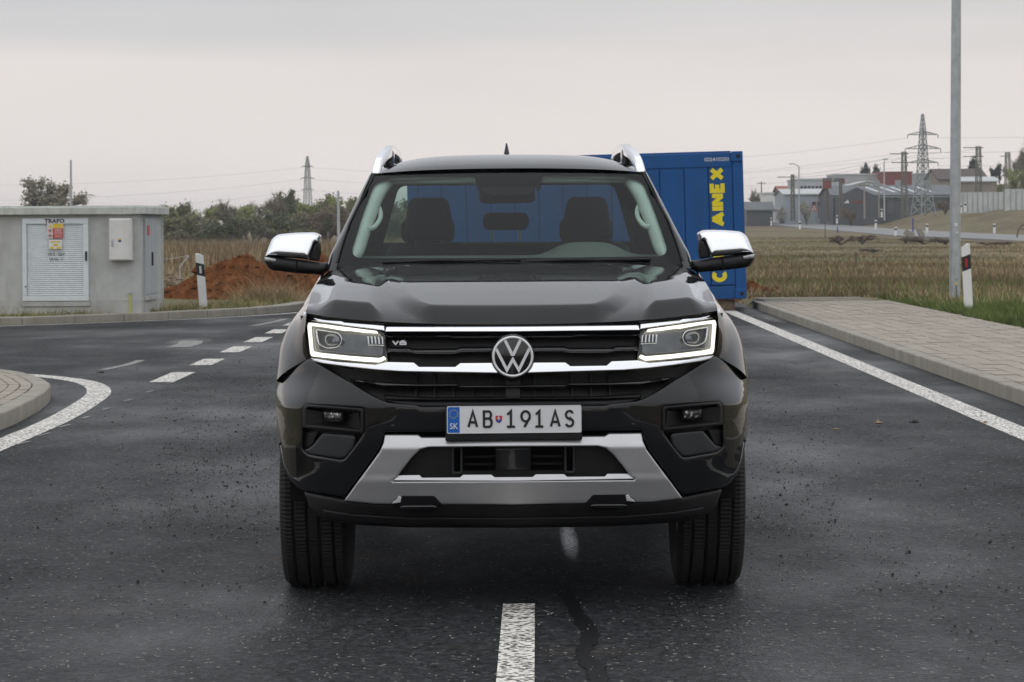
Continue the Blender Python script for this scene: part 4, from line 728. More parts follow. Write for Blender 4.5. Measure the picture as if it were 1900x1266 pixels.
# billboard + signs
b = W(1535, 400, 418); s = 418/F; r = empty('billboard', b, 0, 'red billboard under a frame of dark roof letters', 'billboard'); MB().box((0, 0, (400-343)*s), (16*s, .25, 15*s)).build('board', 'hall_red', r); MB().tube((0, .2, -.5), (0, .2, 50*s), .16, n=8).build('post', 'wood_pole', r)
fr = MB()
for z in (400-331.5, 400-336.5): fr.box((12*s, 0, z*s), (40*s, .12, .12))
fr.build('letter_frame', 'roof_brown', r)
for i in range(13):
    if i in (6,): continue
    MB().box(((-7 + 3*i)*s, -.1, (400-334)*s), (1.9*s, .12, 4*s)).build('roof_letter', 'hall_red' if i > 9 else 'roof_brown', r)
MB().box((29*s, 0, (400-337)*s), (8*s, .2, 9*s)).build('end_board', 'hall_red', r)
def sign(px, yt, yb, D, sh, lb):
    b = W(px, yb, D); s = D/F; r = empty('traffic_sign', b, 0, lb, 'traffic sign', 'far traffic signs'); h = (yb-yt)*s; MB().tube((0, .06, -.5), (0, .06, h), .05, n=6).build('post', 'galvanised', r)
    if sh == 'tri':
        q = .62; MB().prism([(-q, h-1.0), (q, h-1.0), (0, h+.08)], lambda x, z: (x, 0, z), lambda x, z: (x, .04, z)).build('plate', 'sign_red', r); q = .4; MB().prism([(-q, h-.88), (q, h-.88), (0, h-.17)], lambda x, z: (x, -.02, z), lambda x, z: (x, .0, z)).build('plate_face', 'sign_white', r); MB().box((0, -.03, h-.62), (.12, .02, .3)).build('pictogram', 'black_plastic', r)
    elif sh == 'round': MB().lathe([(-.02, 0), (-.02, .42), (.02, .42)], (0, 0, h-.4), 'y', 20).build('plate', 'sign_red', r); MB().box((0, -.03, h-.4), (.6, .02, .16)).build('plate_face', 'sign_white', r)
    else: MB().box((0, 0, h-.4), (1.3, .05, .8)).build('plate', 'sign_white', r)
sign(1510.5, 379, 409, 430, 'tri', 'red triangular warning sign by the distant road'); sign(1398, 390, 412, 450, 'round', 'round red sign beside the dark hut'); sign(1429, 393, 409, 450, 'rect', 'white rectangular sign in front of the dark hut')
for k, (x0, x1, yt, yb, m) in enumerate(((1438, 1452, 386, 394, 'sign_white'), (1454, 1464, 388, 398, 'post_blue'), (1463, 1470, 387, 399, 'sign_white'))):
    a = W(x0, yb, 445); b = W(x1, yb, 445); o = MB().rbox((0, 0, (yb-yt)*445/F/2), (b.x-a.x, 1.6, (yb-yt)*445/F), .1, 1).build('kiosk', m); o.location = (a+b)/2; tag(o, ('small white kiosk beside the white house', 'small blue kiosk right of the white kiosk', 'narrow white kiosk before the pale blue hall')[k], 'kiosk')
# bent post and fallen rail (left), concrete culvert and pipe gate (right)
b = W(333, 516, 66); r = empty('bent_post', b, 0, 'bent steel fence post leaning behind the rubble heap', 'post'); MB().path([(0, 0, -.2), (.01, 0, .25), (.22, 0, .5)], .016, 6).build('shaft', 'galvanised', r); MB().path([(.22, 0, .5), (-.25, .1, .42), (-.7, .2, .38)], .006, 5).build('loose_wire', 'galvanised', r)
b = W(1697, 440, 262); r = empty('culvert_debris', b, 0, 'broken concrete culvert piece in weeds before the distant road', 'culvert'); MB().rbox((-.5, 0, .3), (.9, .6, .5), .06, R=Matrix.Rotation(.5, 3, 'Y')).build('slab', 'concrete_block', r); MB().rbox((.55, .2, .42), (.5, .5, .9), .08, R=Matrix.Rotation(-.4, 3, 'Y')).build('slab', 'concrete_block', r)
b = W(1888, 432, 255); r = empty('pipe_barrier', b, 0, 'brown pipe barrier at the right edge by the distant road', 'barrier'); MB().path([(-.05, 0, -.4), (.05, 0, .25), (.5, 0, .72), (2.4, 0, .85), (2.6, 0, -.3)], .07, 6).build('rail', 'wood_pole', r); MB().path([(.25, 0, .3), (2.4, 0, .3)], .05, 6).build('lower_rail', 'wood_pole', r)
for k, (px, py, D, hp) in enumerate(((1531, 437, 210, 24), (1588, 500, 98, 32))):
    b = W(px, py, D); o = MB().tube((0, 0, -.2), (.01, 0, hp*D/F), .035, .03, 6).build('wooden_stake', 'wood_pole'); o.location = b; tag(o, ('thin dark stake in the field before the distant road', 'dry dark stalk standing in the middle of the right field')[k], 'stake')
# ------------------------------------------------------------------ trees
def make_tree(h, w, leaf, nleaf, ntwig, seed, trunk='bark', shape='round', leafsize=.16, bare=0., t0=.22):
    r = np.random.default_rng(seed); mb = MB(); segs = []
    def grow(p, d, L, rad, depth):
        q = p + d*L; mb.tube(p, q, rad, rad*.66, 5 if depth < 2 else 4, cap=False); segs.append((p, q, depth))
        if depth >= 4 or rad < .008: return
        for k in range(3 if depth else 4):
            ang = r.uniform(.3, .75) if shape != 'poplar' else r.uniform(.15, .35); az = r.uniform(0, 6.28); ax = Vector((math.cos(az), math.sin(az), 0)); nd = (Matrix.Rotation(ang, 3, ax) @ d).normalized(); nd.z = max(nd.z, -.05); nd.normalize()
            grow(p.lerp(q, r.uniform(.55, 1.)), nd, L*r.uniform(.62, .85), rad*.58, depth+1)
    t0 = t0 if shape != 'pine' else .55
    grow(Vector((0, 0, -.3)), Vector((r.normal(0, .04), r.normal(0, .04), 1)).normalized(), h*t0+.3, max(.06, h*.022), 0)
    V = np.array([tuple(p) for p in mb.v]); zmax = max(V[:, 2].max(), 1e-3); rx = np.percentile(np.hypot(V[:, 0], V[:, 1]), 97)
    kz = h*.96/zmax; kx = w*.46/max(rx, .01); lo, hi = (h*.12, h*.35) if t0 > .1 else (-h*.2, h*.06); up = sst(lo, hi, V[:, 2]*kz); V[:, 2] *= kz; V[:, :2] *= (1+(kx-1)*up)[:, None]; mb.v = [tuple(p) for p in V]
    S = [(np.array([a.x, a.y, a.z]), np.array([b.x, b.y, b.z]), d) for a, b, d in segs if d >= 2]; A = np.array([s_[0] for s_ in S]); B = np.array([s_[1] for s_ in S])
    for Q_ in (A, B):
        up = sst(lo, hi, Q_[:, 2]*kz); Q_[:, 2] *= kz; Q_[:, :2] *= (1+(kx-1)*up)[:, None]
    i = r.integers(0, len(S), ntwig); t = r.random(ntwig)[:, None]; P = A[i]*(1-t)+B[i]*t; d = r.normal(0, 1, (ntwig, 3)); d[:, 2] = (np.abs(d[:, 2])*.9+.1) if t0 > .1 else d[:, 2]*.8+.1; d /= np.linalg.norm(d, axis=1)[:, None]; l = h*r.uniform(.05, .13, ntwig)[:, None]
    sd = np.cross(d, r.normal(0, 1, (ntwig, 3))); sd /= np.linalg.norm(sd, axis=1)[:, None]+1e-9; wv = sd*(.006+.0018*h); tw = np.stack([P-wv, P+wv, P+d*l], 1).reshape(-1, 3)
    j = r.integers(0, ntwig, nleaf); C = P[j] + d[j]*l[j]*r.random(nleaf)[:, None]*1.1 + r.normal(0, h*.012, (nleaf, 3)); a = r.normal(0, 1, (nleaf, 3)); a /= np.linalg.norm(a, axis=1)[:, None]; b_ = np.cross(a, r.normal(0, 1, (nleaf, 3))); b_ /= np.linalg.norm(b_, axis=1)[:, None]; sz = leafsize*r.uniform(.5, 1.3, nleaf)[:, None]
    lf_ = np.stack([C-a*sz, C-b_*sz*.6, C+a*sz, C+b_*sz*.6], 1).reshape(-1, 3)
    return mb, tw, lf_
PROTO = {}
def tree_proto(key, *a, **k):
    mb, tw, lf_ = make_tree(*a, **k); leaf = a[2]; trunk = k.get('trunk', 'bark')
    r = bpy.data.objects.new('broadleaf_tree', None); m1 = bpy.data.meshes.new('trunk'); m1.from_pydata(mb.v, [], mb.f); m1.materials.append(MATS[trunk])
    V = np.concatenate([tw, lf_]); nt_, nl = len(tw)//3, len(lf_)//4; me = bpy.data.meshes.new('crown'); me.vertices.add(len(V)); me.vertices.foreach_set('co', V.astype(np.float32).ravel()); me.loops.add(len(V)); me.loops.foreach_set('vertex_index', np.arange(len(V), dtype=np.int32)); me.polygons.add(nt_+nl)
    me.polygons.foreach_set('loop_start', np.concatenate([np.arange(nt_)*3, nt_*3 + np.arange(nl)*4]).astype(np.int32)); me.polygons.foreach_set('loop_total', np.concatenate([np.full(nt_, 3), np.full(nl, 4)]).astype(np.int32)); me.materials.append(MATS['twig']); me.materials.append(MATS[leaf]); me.polygons.foreach_set('material_index', np.concatenate([np.zeros(nt_), np.ones(nl)]).astype(np.int32)); me.update(calc_edges=True)
    bpy.data.objects.remove(r); PROTO[key] = (m1, me, a[0], a[1])
def plant(key, px, ybase, D, hpx, wpx, name, lb, cat, group, stems='trunk'):
    m1, me, h, w = PROTO[key]; s = D/F; b = W(px, ybase, D); zg = float(zt(b.x, b.y, False)); k = (hpx*s + (b.z-zg))/h if zg < b.z else hpx*s/h
    if zg < b.z: b.z = zg
    r = empty(name, b, random.uniform(0, 6.28), lb, cat, group); kx = wpx*s/w; r.scale = (kx, kx, k); link('trunk' if stems == 'trunk' else 'stem', m1, r); link('crown' if stems == 'trunk' else 'foliage', me, r); return r
tree_proto('fresh', 6, 5, 'leaf_fresh', 4200, 2600, 1, leafsize=.15, t0=.12); tree_proto('olive', 6, 5, 'leaf_olive', 4200, 2800, 2, leafsize=.15, t0=.12); tree_proto('dark', 6, 5, 'leaf_dark', 4600, 2000, 3, leafsize=.16, t0=.12); tree_proto('grey', 6, 5, 'leaf_grey', 2400, 4200, 4, leafsize=.10, t0=.12)
tree_proto('bare', 6, 5, 'leaf_olive', 1600, 4600, 5, leafsize=.08, t0=.14); tree_proto('willow', 8, 9, 'leaf_grey', 6500, 5200, 16, leafsize=.15, t0=.12); tree_proto('pine', 8, 7, 'leaf_pine', 3200, 500, 7, shape='pine', leafsize=.3); tree_proto('blossom', 3, 4, 'leaf_blossom', 3600, 2200, 8, leafsize=.09, t0=.06)
tree_proto('shrubgrey', 3, 4, 'leaf_olive', 2800, 5000, 9, leafsize=.085, t0=.06); tree_proto('shrubdark', 3, 4, 'leaf_dark', 3400, 4200, 10, leafsize=.09, t0=.06); tree_proto('shrubbrown', 3, 4, 'grass_brown', 1500, 7000, 11, leafsize=.075, t0=.06); tree_proto('spruce', 8, 4, 'leaf_pine', 3400, 400, 12, shape='poplar', leafsize=.22)
look = dict(fresh='fresh yellow green', olive='olive green', dark='dark green', grey='grey twiggy', bare='nearly bare brown')
tl = [('grey', 205, 62, 60), ('bare', 238, 66, 70), ('dark', 268, 60, 80), ('olive', 300, 68, 60), ('fresh', 330, 66, 55), ('olive', 352, 78, 45), ('fresh', 378, 62, 60), ('olive', 404, 74, 55), ('bare', 428, 84, 60), ('fresh', 446, 66, 60), ('grey', 470, 76, 55), ('bare', 500, 100, 62), ('dark', 530, 100, 52), ('olive', 556, 84, 55), ('fresh', 580, 76, 60), ('olive', 606, 90, 66), ('fresh', 636, 88, 60), ('olive', 664, 84, 60), ('dark', 694, 80, 70), ('bare', 724, 84, 70), ('olive', 756, 80, 70), ('fresh', 788, 76, 70)]
for k, (ky, px, hp, wp) in enumerate(tl): plant(ky, px, 450, 292 + random.uniform(0, 26), hp + random.uniform(-3, 4), wp*1.25, 'broadleaf_tree', '%s tree, %s from the left in the far left treeline' % (look[ky], ORD[k]), 'tree', 'trees of the far left treeline')
sh = [('shrubgrey', 228, 42, 90), ('shrubdark', 282, 48, 80), ('shrubgrey', 318, 42, 80), ('shrubgrey', 352, 48, 90), ('shrubbrown', 392, 42, 90), ('shrubdark', 432, 46, 90), ('shrubgrey', 466, 50, 90), ('shrubdark', 500, 54, 80), ('shrubbrown', 536, 48, 90), ('shrubgrey', 572, 52, 80), ('shrubbrown', 606, 62, 84), ('shrubdark', 642, 50, 80), ('shrubgrey', 682, 52, 90), ('shrubbrown', 726, 50, 90), ('shrubdark', 770, 50, 90)]
lk2 = dict(shrubgrey='grey green', shrubdark='dark green', shrubbrown='brownish bare')
for k, (ky, px, hp, wp) in enumerate(sh): plant(ky, px, 452, 268 + random.uniform(0, 14), hp*1.22, wp*1.5, 'shrub', '%s shrub, %s from the left along the foot of the treeline' % (lk2[ky], ORD[k]), 'shrub', 'shrubs below the far left treeline', 'stem')
plant('willow', 112, 424, 330, 96, 165, 'broadleaf_tree', 'wide pale sprouting tree behind the roof of the transformer hut', 'tree', None)
plant('dark', 30, 424, 350, 36, 80, 'broadleaf_tree', 'low dark tree hidden behind the left end of the hut', 'tree', None)
plant('pine', 1606, 345, 560, 43, 24, 'pine_tree', 'dark pine, left one of the pair on the hill', 'tree', 'pines on the hill'); plant('pine', 1629, 345, 560, 40, 24, 'pine_tree', 'dark pine, right one of the pair beside the red hall', 'tree', 'pines on the hill')
plant('blossom', 1497, 402, 425, 32, 34, 'shrub', 'white blossoming shrub left of the warning sign', 'shrub', 'blossoming shrubs', 'stem'); plant('blossom', 1549, 402, 425, 40, 36, 'shrub', 'large white blossoming shrub before the dark hall gable', 'shrub', 'blossoming shrubs', 'stem'); plant('blossom', 1448, 402, 440, 20, 22, 'shrub', 'small pale blossoming shrub by the kiosks', 'shrub', 'blossoming shrubs', 'stem')
plant('shrubbrown', 1580, 404, 405, 20, 50, 'shrub', 'low brown scrub at the foot of the dark hall', 'shrub', None, 'stem'); plant('shrubbrown', 1754, 398, 395, 26, 46, 'shrub', 'brown scrub between the tall pylon and the near lamp post', 'shrub', None, 'stem')
for k, (ky, px, yb, D, hp, wp, lb) in enumerate((('bare', 1404, 400, 520, 52, 40, 'bare grey tree just right of the blue container'), ('bare', 1438, 392, 540, 30, 40, 'bare grey tree behind the white house'), ('olive', 1790, 345, 540, 30, 30, 'olive tree above the brown house roof'), ('pine', 1806, 352, 530, 62, 24, 'dark round pine behind the lattice pole'), ('spruce', 1842, 350, 520, 42, 14, 'small dark spruce left of its taller twin'), ('spruce', 1856, 350, 520, 50, 16, 'tall dark spruce left of the grey mast'), ('bare', 1880, 352, 500, 70, 60, 'tall bare tree beside the grey mast at the right edge'), ('bare', 1908, 352, 490, 90, 60, 'tallest bare tree cut by the right edge'), ('fresh', 1846, 372, 450, 30, 46, 'yellow green bush tree above the sheet fence'), ('fresh', 1886, 372, 450, 60, 50, 'yellow green tree at the right edge above the pale fence'), ('bare', 1700, 352, 545, 34, 40, 'bare tree behind the low pale shed'), ('bare', 1732, 350, 545, 40, 40, 'bare tree between pylon and brown house'))):
    plant(ky, px, yb, D, hp, wp, 'hill_tree', lb, 'tree', 'trees on the right hill')
for k, (px, yb, D, hp, wp) in enumerate(((1560, 446, 200, 10, 60), (1600, 446, 205, 11, 70), (1680, 447, 215, 9, 70), (1715, 450, 210, 11, 70), (1755, 452, 205, 10, 60), (1840, 458, 190, 10, 90), (1620, 470, 150, 9, 70))):
    plant('shrubbrown', px, yb, D, hp, wp, 'weed_bush', 'low brown weed bush, %s from the left before the distant road' % ORD[k] if k < 6 else 'low brown weed bush in the middle of the right field', 'bush', 'weed bushes before the distant road', 'stem')

# unseen wood added behind the camera, to darken the horizon reflected in the paintwork
def wood():
    V3, V4 = [], []
    for k in range(44):
        ky = k % 3; mb, tw, lf_ = WOOD[ky]; a = -1.5 + 3.0*k/43 + random.uniform(-.02, .02); D = random.uniform(150, 230); c = np.array([math.sin(a)*D, -math.cos(a)*D, -.2]); sc = np.array([2.6, 2.6, random.uniform(1.3, 2.2)]); r_ = random.uniform(0, 6.28); ca, sa = math.cos(r_), math.sin(r_)
        for src, dst in ((tw, V3), (lf_, V4)): q = src*sc; dst.append(np.stack([q[:, 0]*ca-q[:, 1]*sa, q[:, 0]*sa+q[:, 1]*ca, q[:, 2]], -1) + c)
    V = np.concatenate(V4); tag(tris('added_wood', V, 'leaf_olive', None, 4, 'stuff'), 'added unseen olive green wood behind the camera, for paintwork reflections', 'wood')
WOOD = [make_tree(6, 5, 'leaf_olive', 1800, 500, 40+i, leafsize=.26, t0=.1) for i in range(3)]
wood()
# ------------------------------------------------------------------ pickup truck
def car_mats():
    b = NB('car_paint'); p = b.pos(obj=True); d = b.noise(p, 7, 4)
    b.set(Base_Color=b.ramp(d, [(.3, (.0085, .009, .010)), (.7, (.0105, .011, .0125))]), Metallic=.0, Roughness=.30); b.b.inputs['Coat Weight'].default_value = 1.0; b.b.inputs['Coat Roughness'].default_value = .02; b.b.inputs['Coat IOR'].default_value = 1.47; b.b.inputs['Specular IOR Level'].default_value = .0
    b = NB('chrome'); p = b.pos(obj=True); b.set(Base_Color=(.86, .87, .90), Metallic=1., Roughness=b.ramp(b.noise(p, 30, 3), [(.3, .05), (.7, .10)]))
    b = NB('satin_silver'); p = b.pos(obj=True); b.set(Base_Color=b.ramp(b.noise(p, 9, 4), [(.3, (.52, .52, .53)), (.7, (.57, .57, .58))]), Metallic=.75, Roughness=.36); b.b.inputs['Coat Weight'].default_value = .2; b.bump(b.noise(p, 500, 2), .05, .001)
    mat('trim_black', (.010, .010, .011), .5, var=.25, vscale=12, bump=.15, bscale=400, obj=True, spec=.3); mat('gloss_black', (.007, .007, .008), .12, var=.1, obj=True, coat=.5); mat('grille_black', (.005, .005, .0055), .4, spec=.25, var=.1, obj=True); mat('deflector_grey', (.030, .032, .035), .45, var=.12, vscale=10, obj=True, bump=.1, bscale=300)
    b = NB('tyre'); p = b.pos(obj=True); b.set(Base_Color=b.ramp(b.noise(p, 14, 5, .7), [(.3, (.005, .0049, .0048)), (.75, (.013, .012, .0105))]), Roughness=.78); b.bump(b.noise(p, 260, 3), .3, .002)
    mat('rim_grey', (.16, .16, .17), .3, .8, obj=True); mat('lamp_housing', (.016, .017, .019), .25, var=.1, obj=True, coat=.6); mat('led_strip', (.9, .9, .9), .3, var=0, emit=(1., .94, .78), es=1.5); mat('lamp_grey', (.085, .088, .092), .22, var=.3, vscale=25, metal=.5, obj=True, coat=.6); mat('led_tooth', (.75, .75, .76), .2, var=0, metal=.6); mat('lamp_lens', (.16, .17, .19), .06, var=.1, metal=.55, coat=1., obj=True)
    b = NB('fog_lens'); p = b.pos(obj=True); v = b.voro(p, 75); b.set(Base_Color=b.ramp(v, [(.15, .5), (.5, .06)]), Roughness=.12, Metallic=.6); b.bump(v, .8, .004)
    glass_mat('windscreen_glass', (.74, .88, .83), .42); glass_mat('side_glass', (.50, .60, .57), .6); glass_mat('rear_glass', (.50, .58, .56), .4); glass_mat('lamp_glass', (.94, .96, .97), 1.)
    mat('frit', (.004, .004, .005), .6, var=0, spec=.0); mat('trim_light', (.62, .62, .59), .7, var=.06, obj=True); mat('dash', (.115, .12, .115), .75, var=.1, obj=True); mat('seat_fabric', (.014, .015, .017), .85, var=.2, vscale=40, bump=.3, bscale=500, obj=True); mat('headliner', (.20, .20, .19), .9, var=.05, obj=True); mat('cabin_dark', (.007, .007, .008), .8, var=.1, obj=True, spec=.12); mat('badge_silver', (.80, .80, .82), .3, .35, var=.04, obj=True)
    mat('plate_white', (.70, .71, .72), .4, var=.02, obj=True); mat('plate_black', (.012, .011, .011), .4, var=0); mat('euro_blue', (.004, .11, .47), .4, var=0); mat('crest_red', (.50, .02, .02), .4, var=0); mat('crest_blue', (.01, .06, .32), .4, var=0); mat('star_gold', (.45, .42, .06), .5, var=0); mat('indicator_clear', (.42, .42, .43), .12, var=.1, metal=.3, obj=True); mat('raindrop', (.5, .5, .5), .05, var=0)
car_mats()
D0 = 11.15; YAW = math.radians(.38)
TR = empty('pickup_truck', (0.0, D0, 0), YAW, 'black double cab pickup truck facing the camera with lit headlights', 'pickup truck')
def C(u, v, dy):
    u = np.asarray(u, float); v = np.asarray(v, float); dy = np.asarray(dy, float) + 0*u
    return np.stack([u*(D0+dy)/F, dy, H + (CY-v)*(D0+dy)/F], -1)
plan = pch([0, 100, 200, 250, 300, 350, 385, 410, 425, 437, 446], [0, .006, .03, .055, .105, .19, .30, .43, .55, .76, .98])
scl = pch([500, 690, 742, 756, 800, 870, 990], [1, 1, .78, .745, .75, .77, .72])
prof = pch([560, 600, 615, 650, 690, 720, 740, 752, 785, 815, 850, 880, 900, 940, 985], [.120, .093, .083, .060, .036, .018, .007, .004, .0045, .008, .016, .024, .033, .052, .115])
def skin(u, v, e=0.): return C(u, v, plan(np.abs(u))*scl(v) + prof(v) + e)
flatfn = lambda dy: (lambda u, v, e=0.: C(u, v, dy + e + 0*np.asarray(u)))
def poly_area(P): return .5*sum(a[0]*b[1]-b[0]*a[1] for a, b in zip(P, P[1:]+P[:1]))
def sub(P, step):
    r = []
    for a, b in zip(P, P[1:]+P[:1]):
        n = max(1, int(math.ceil(math.hypot(b[0]-a[0], b[1]-a[1])/step)))
        r += [(a[0]+(b[0]-a[0])*k/n, a[1]+(b[1]-a[1])*k/n) for k in range(n)]
    return r
def rounded(P, rad, n=4):
    r = []; m = len(P); rad = rad if hasattr(rad, '__len__') else [rad]*m
    for i in range(m):
        p = Vector(P[i]); a = Vector(P[i-1]); b = Vector(P[(i+1) % m]); q = min(rad[i], (p-a).length*.45, (p-b).length*.45)
        if q < .3: r.append(tuple(p)); continue
        s, e = p + (a-p).normalized()*q, p + (b-p).normalized()*q
        for k in range(n+1): t = k/n; r.append(tuple(s.lerp(p, t).lerp(p.lerp(e, t), t)))
    return r
def full(P):
    return list(P) + [(-u, v) for u, v in reversed(P) if u > 1e-6]
def panel(name, m, parent, outer, fn=skin, off=0., depth=.02, step=7., r=2.5, rd=.004, holes=(), smooth=50, bstep=None, mirror=False):
    """draped, round-edged panel: outline in measured front-view units, carried to its own depth"""
    if mirror: outer = [(-u, v) for u, v in outer]; holes = [[(-u, v) for u, v in h] for h in holes]
    loops = [sub(list(outer), bstep or step*.7)] + [sub(list(h), bstep or step*.7) for h in holes]
    P = [np.array(l) for l in loops]
    def inside(x, y):
        q = in_poly(P[0], x, y)
        for h in P[1:]: q &= ~in_poly(h, x, y)
        return q
    def dist(x, y): return np.min([dist_poly(l, x, y) for l in P], axis=0)
    pts = [p for l in loops for p in l]; edges = []; o = 0
    for l in loops: n = len(l); edges += [(o+i, o+(i+1) % n) for i in range(n)]; o += n
    nb = len(pts); ext = []
    for k, l in enumerate(P):
        a = np.roll(l, 1, 0); b = np.roll(l, -1, 0); d = b-a; d /= np.linalg.norm(d, axis=1)[:, None]+1e-9; nrm = np.stack([-d[:, 1], d[:, 0]], -1)
        if poly_area([tuple(q) for q in l]) < 0: nrm = -nrm
        if k > 0: nrm = -nrm
        for t in (.1, .3, .6, 1.05): ext.append((l + nrm*r*t, r*t*.93))
    E = [];
    for q, md in ext:
        kx = inside(q[:, 0], q[:, 1]); q = q[kx]
        if len(q): dd = dist(q[:, 0], q[:, 1]); E.append(q[dd > md])
    gx = np.arange(P[0][:, 0].min(), P[0][:, 0].max(), step); gy = np.arange(P[0][:, 1].min()+step/2, P[0][:, 1].max(), step); gx, gy = np.meshgrid(gx, gy); gx = gx + (np.arange(gx.shape[0]) % 2)[:, None]*step*.5; gx, gy = gx.ravel(), gy.ravel()
    kx = inside(gx, gy); gx, gy = gx[kx], gy[kx]
    if len(gx): dd = dist(gx, gy); kx = dd > r*1.05+step*.35; E.append(np.stack([gx[kx], gy[kx]], -1))
    allp = [Vector(p) for p in pts] + [Vector(p) for q in E for p in q]
    vv, _, ff, _, _, _ = geometry.delaunay_2d_cdt(allp, edges, [], 0, 1e-4)
    A = np.array([(p.x, p.y) for p in vv]); T = np.array([f for f in ff if len(f) == 3]); cen = A[T].mean(1); T = T[inside(cen[:, 0], cen[:, 1])]
    d = dist(A[:, 0], A[:, 1]); q = np.clip(1-d/max(r, 1e-6), 0, 1); rdv = rd*(1-np.sqrt(np.clip(1-q*q, 0, 1)))
    X3 = fn(A[:, 0], A[:, 1], off + rdv); a, b, c = X3[T[:, 0]], X3[T[:, 1]], X3[T[:, 2]]
    flip = np.cross(b-a, c-a)[:, 1] > 0; T[flip] = T[flip][:, ::-1]
    V = [tuple(p) for p in X3]; Fc = [tuple(int(i) for i in t) for t in T]
    if depth:
        for k, l in enumerate(P):
            X0 = fn(l[:, 0], l[:, 1], off + rd + 0*l[:, 0]); X1 = X0 + np.array([0, depth, 0]); n = len(l); o = len(V); V += [tuple(p) for p in X0] + [tuple(p) for p in X1]
            ccw = (poly_area([tuple(p) for p in l]) > 0) != (k > 0)
            Fc += [((o+i, o+(i+1) % n, o+n+(i+1) % n, o+n+i) if ccw else (o+i, o+n+i, o+n+(i+1) % n, o+(i+1) % n)) for i in range(n)]
    return mesh(name, V, Fc, m, parent, smooth)
def both(name, m, parent, outer, **k):
    return [panel(name, m, parent[i] if isinstance(parent, (list, tuple)) else parent, outer, mirror=bool(i), **k) for i in (0, 1)]
def loft(name, ctrl, m, parent, nu=8, nv=8, sgn=1, smooth=180):
    A = np.array(ctrl, float); 
    def cr_(B, n):
        B = np.concatenate([2*B[:1]-B[1:2], B, 2*B[-1:]-B[-2:-1]]); o = []
        for i in range(1, len(B)-2):
            for k in range(n):
                t = k/n; a, b, c, d = B[i-1], B[i], B[i+1], B[i+2]; o.append(.5*((2*b)+(c-a)*t+(2*a-5*b+4*c-d)*t*t+(3*b-a-3*c+d)*t**3))
        o.append(B[-2]); return np.array(o)
    A = cr_(A, nu); A = cr_(A.transpose(1, 0, 2), nv).transpose(1, 0, 2); R, Cn = A.shape[:2]; A = A.copy(); A[..., 0] *= sgn
    f = [(i*Cn+j, i*Cn+j+1, (i+1)*Cn+j+1, (i+1)*Cn+j) for i in range(R-1) for j in range(Cn-1)]
    if sgn < 0: f = [q[::-1] for q in f]
    return mesh(name, A.reshape(-1, 3), f, m, parent, smooth)
# ---- bonnet
def bonnet():
    nx, nt_ = 201, 150; s = np.linspace(-1, 1, nx); s = np.sign(s)*np.abs(s)**.95; t = np.linspace(0, 1, nt_)**1.7
    S, T = np.meshgrid(s, t); xe = pch([0, .3, 1], [.80, .80, .785])(T); Xh = S*xe; ax = np.abs(Xh)
    y0 = .090 + pch([0, .2, .42, .55, .66, .74, .80], [0, .006, .035, .075, .14, .21, .295])(ax); y1 = 1.33 + .24*(ax/.79)**2
    Yh = y0 + (y1-y0)*T; yb = .07 + 1.27*T
    zv = pch([.07, .10, .15, .22, .32, .50, .65, .8, 1.1, 1.34], [1.079, 1.096, 1.116, 1.138, 1.163, 1.202, 1.229, 1.252, 1.2825, 1.300])(yb)
    zd = pch([.07, .085, .10, .115, .123, .132, .16, .23, .4, .6, .8, 1.1, 1.34], [1.079, 1.104, 1.1255, 1.1425, 1.1482, 1.1508, 1.1565, 1.170, 1.201, 1.233, 1.2585, 1.285, 1.300])(yb)
    wc = pch([.07, .11, .18, .32, .6, 1.34], [.31, .335, .385, .43, .455, .47])(yb); m1 = 1-sst(-.040, .042, ax-wc)
    m2 = sst(.488, .555, ax)*(1-sst(.675, .765, ax))*(1-sst(.45, .95, yb))
    mm_ = np.maximum(m1, m2); zs = zd*mm_ + zv*(1-mm_)
    Zh = zs + .038*(ax/.8)**2.6*(1-T)**2 - .030*(ax/.79)**4*T - .018*sst(.70, .80, ax)*sst(0, .15, T)
    # rolled under front lip
    V = np.stack([Xh, Yh, Zh], -1); lip = V[0:1].copy(); lip[..., 2] -= .010; lip[..., 1] += .004; lip2 = lip.copy(); lip2[..., 1] += .03
    V = np.concatenate([lip2, lip, V]); R, Cn = V.shape[:2]
    mesh('bonnet', V.reshape(-1, 3), [(i*Cn+j, i*Cn+j+1, (i+1)*Cn+j+1, (i+1)*Cn+j) for i in range(R-1) for j in range(Cn-1)], 'car_paint', TR, 55)
bonnet()
# ---- front wings
wing = [
 [(.797, .345, 1.112), (.800, .352, 1.085), (.803, .348, 1.04), (.798, .338, .99), (.788, .325, .945)],
 [(.804, .43, 1.117), (.820, .437, 1.095), (.834, .437, 1.038), (.840, .422, .968), (.840, .40, .915)],
 [(.809, .55, 1.127), (.836, .56, 1.10), (.866, .56, 1.040), (.886, .54, .962), (.899, .503, .877)],
 [(.808, .68, 1.140), (.846, .70, 1.108), (.893, .70, 1.043), (.922, .68, .96), (.940, .642, .838)],
 [(.803, .86, 1.158), (.852, .86, 1.118), (.905, .87, 1.048), (.938, .87, .958), (.947, .87, .834)],
 [(.797, 1.05, 1.188), (.850, 1.05, 1.135), (.903, 1.05, 1.055), (.938, 1.05, .962), (.947, 1.05, .822)],
 [(.792, 1.25, 1.225), (.848, 1.25, 1.160), (.899, 1.25, 1.065), (.934, 1.25, .966), (.943, 1.25, .70)],
 [(.785, 1.60, 1.282), (.842, 1.60, 1.20), (.890, 1.60, 1.085), (.925, 1.60, .970), (.930, 1.60, .46)]]
for s in (1, -1): loft('front_wing', wing, 'car_paint', TR, 8, 8, s)
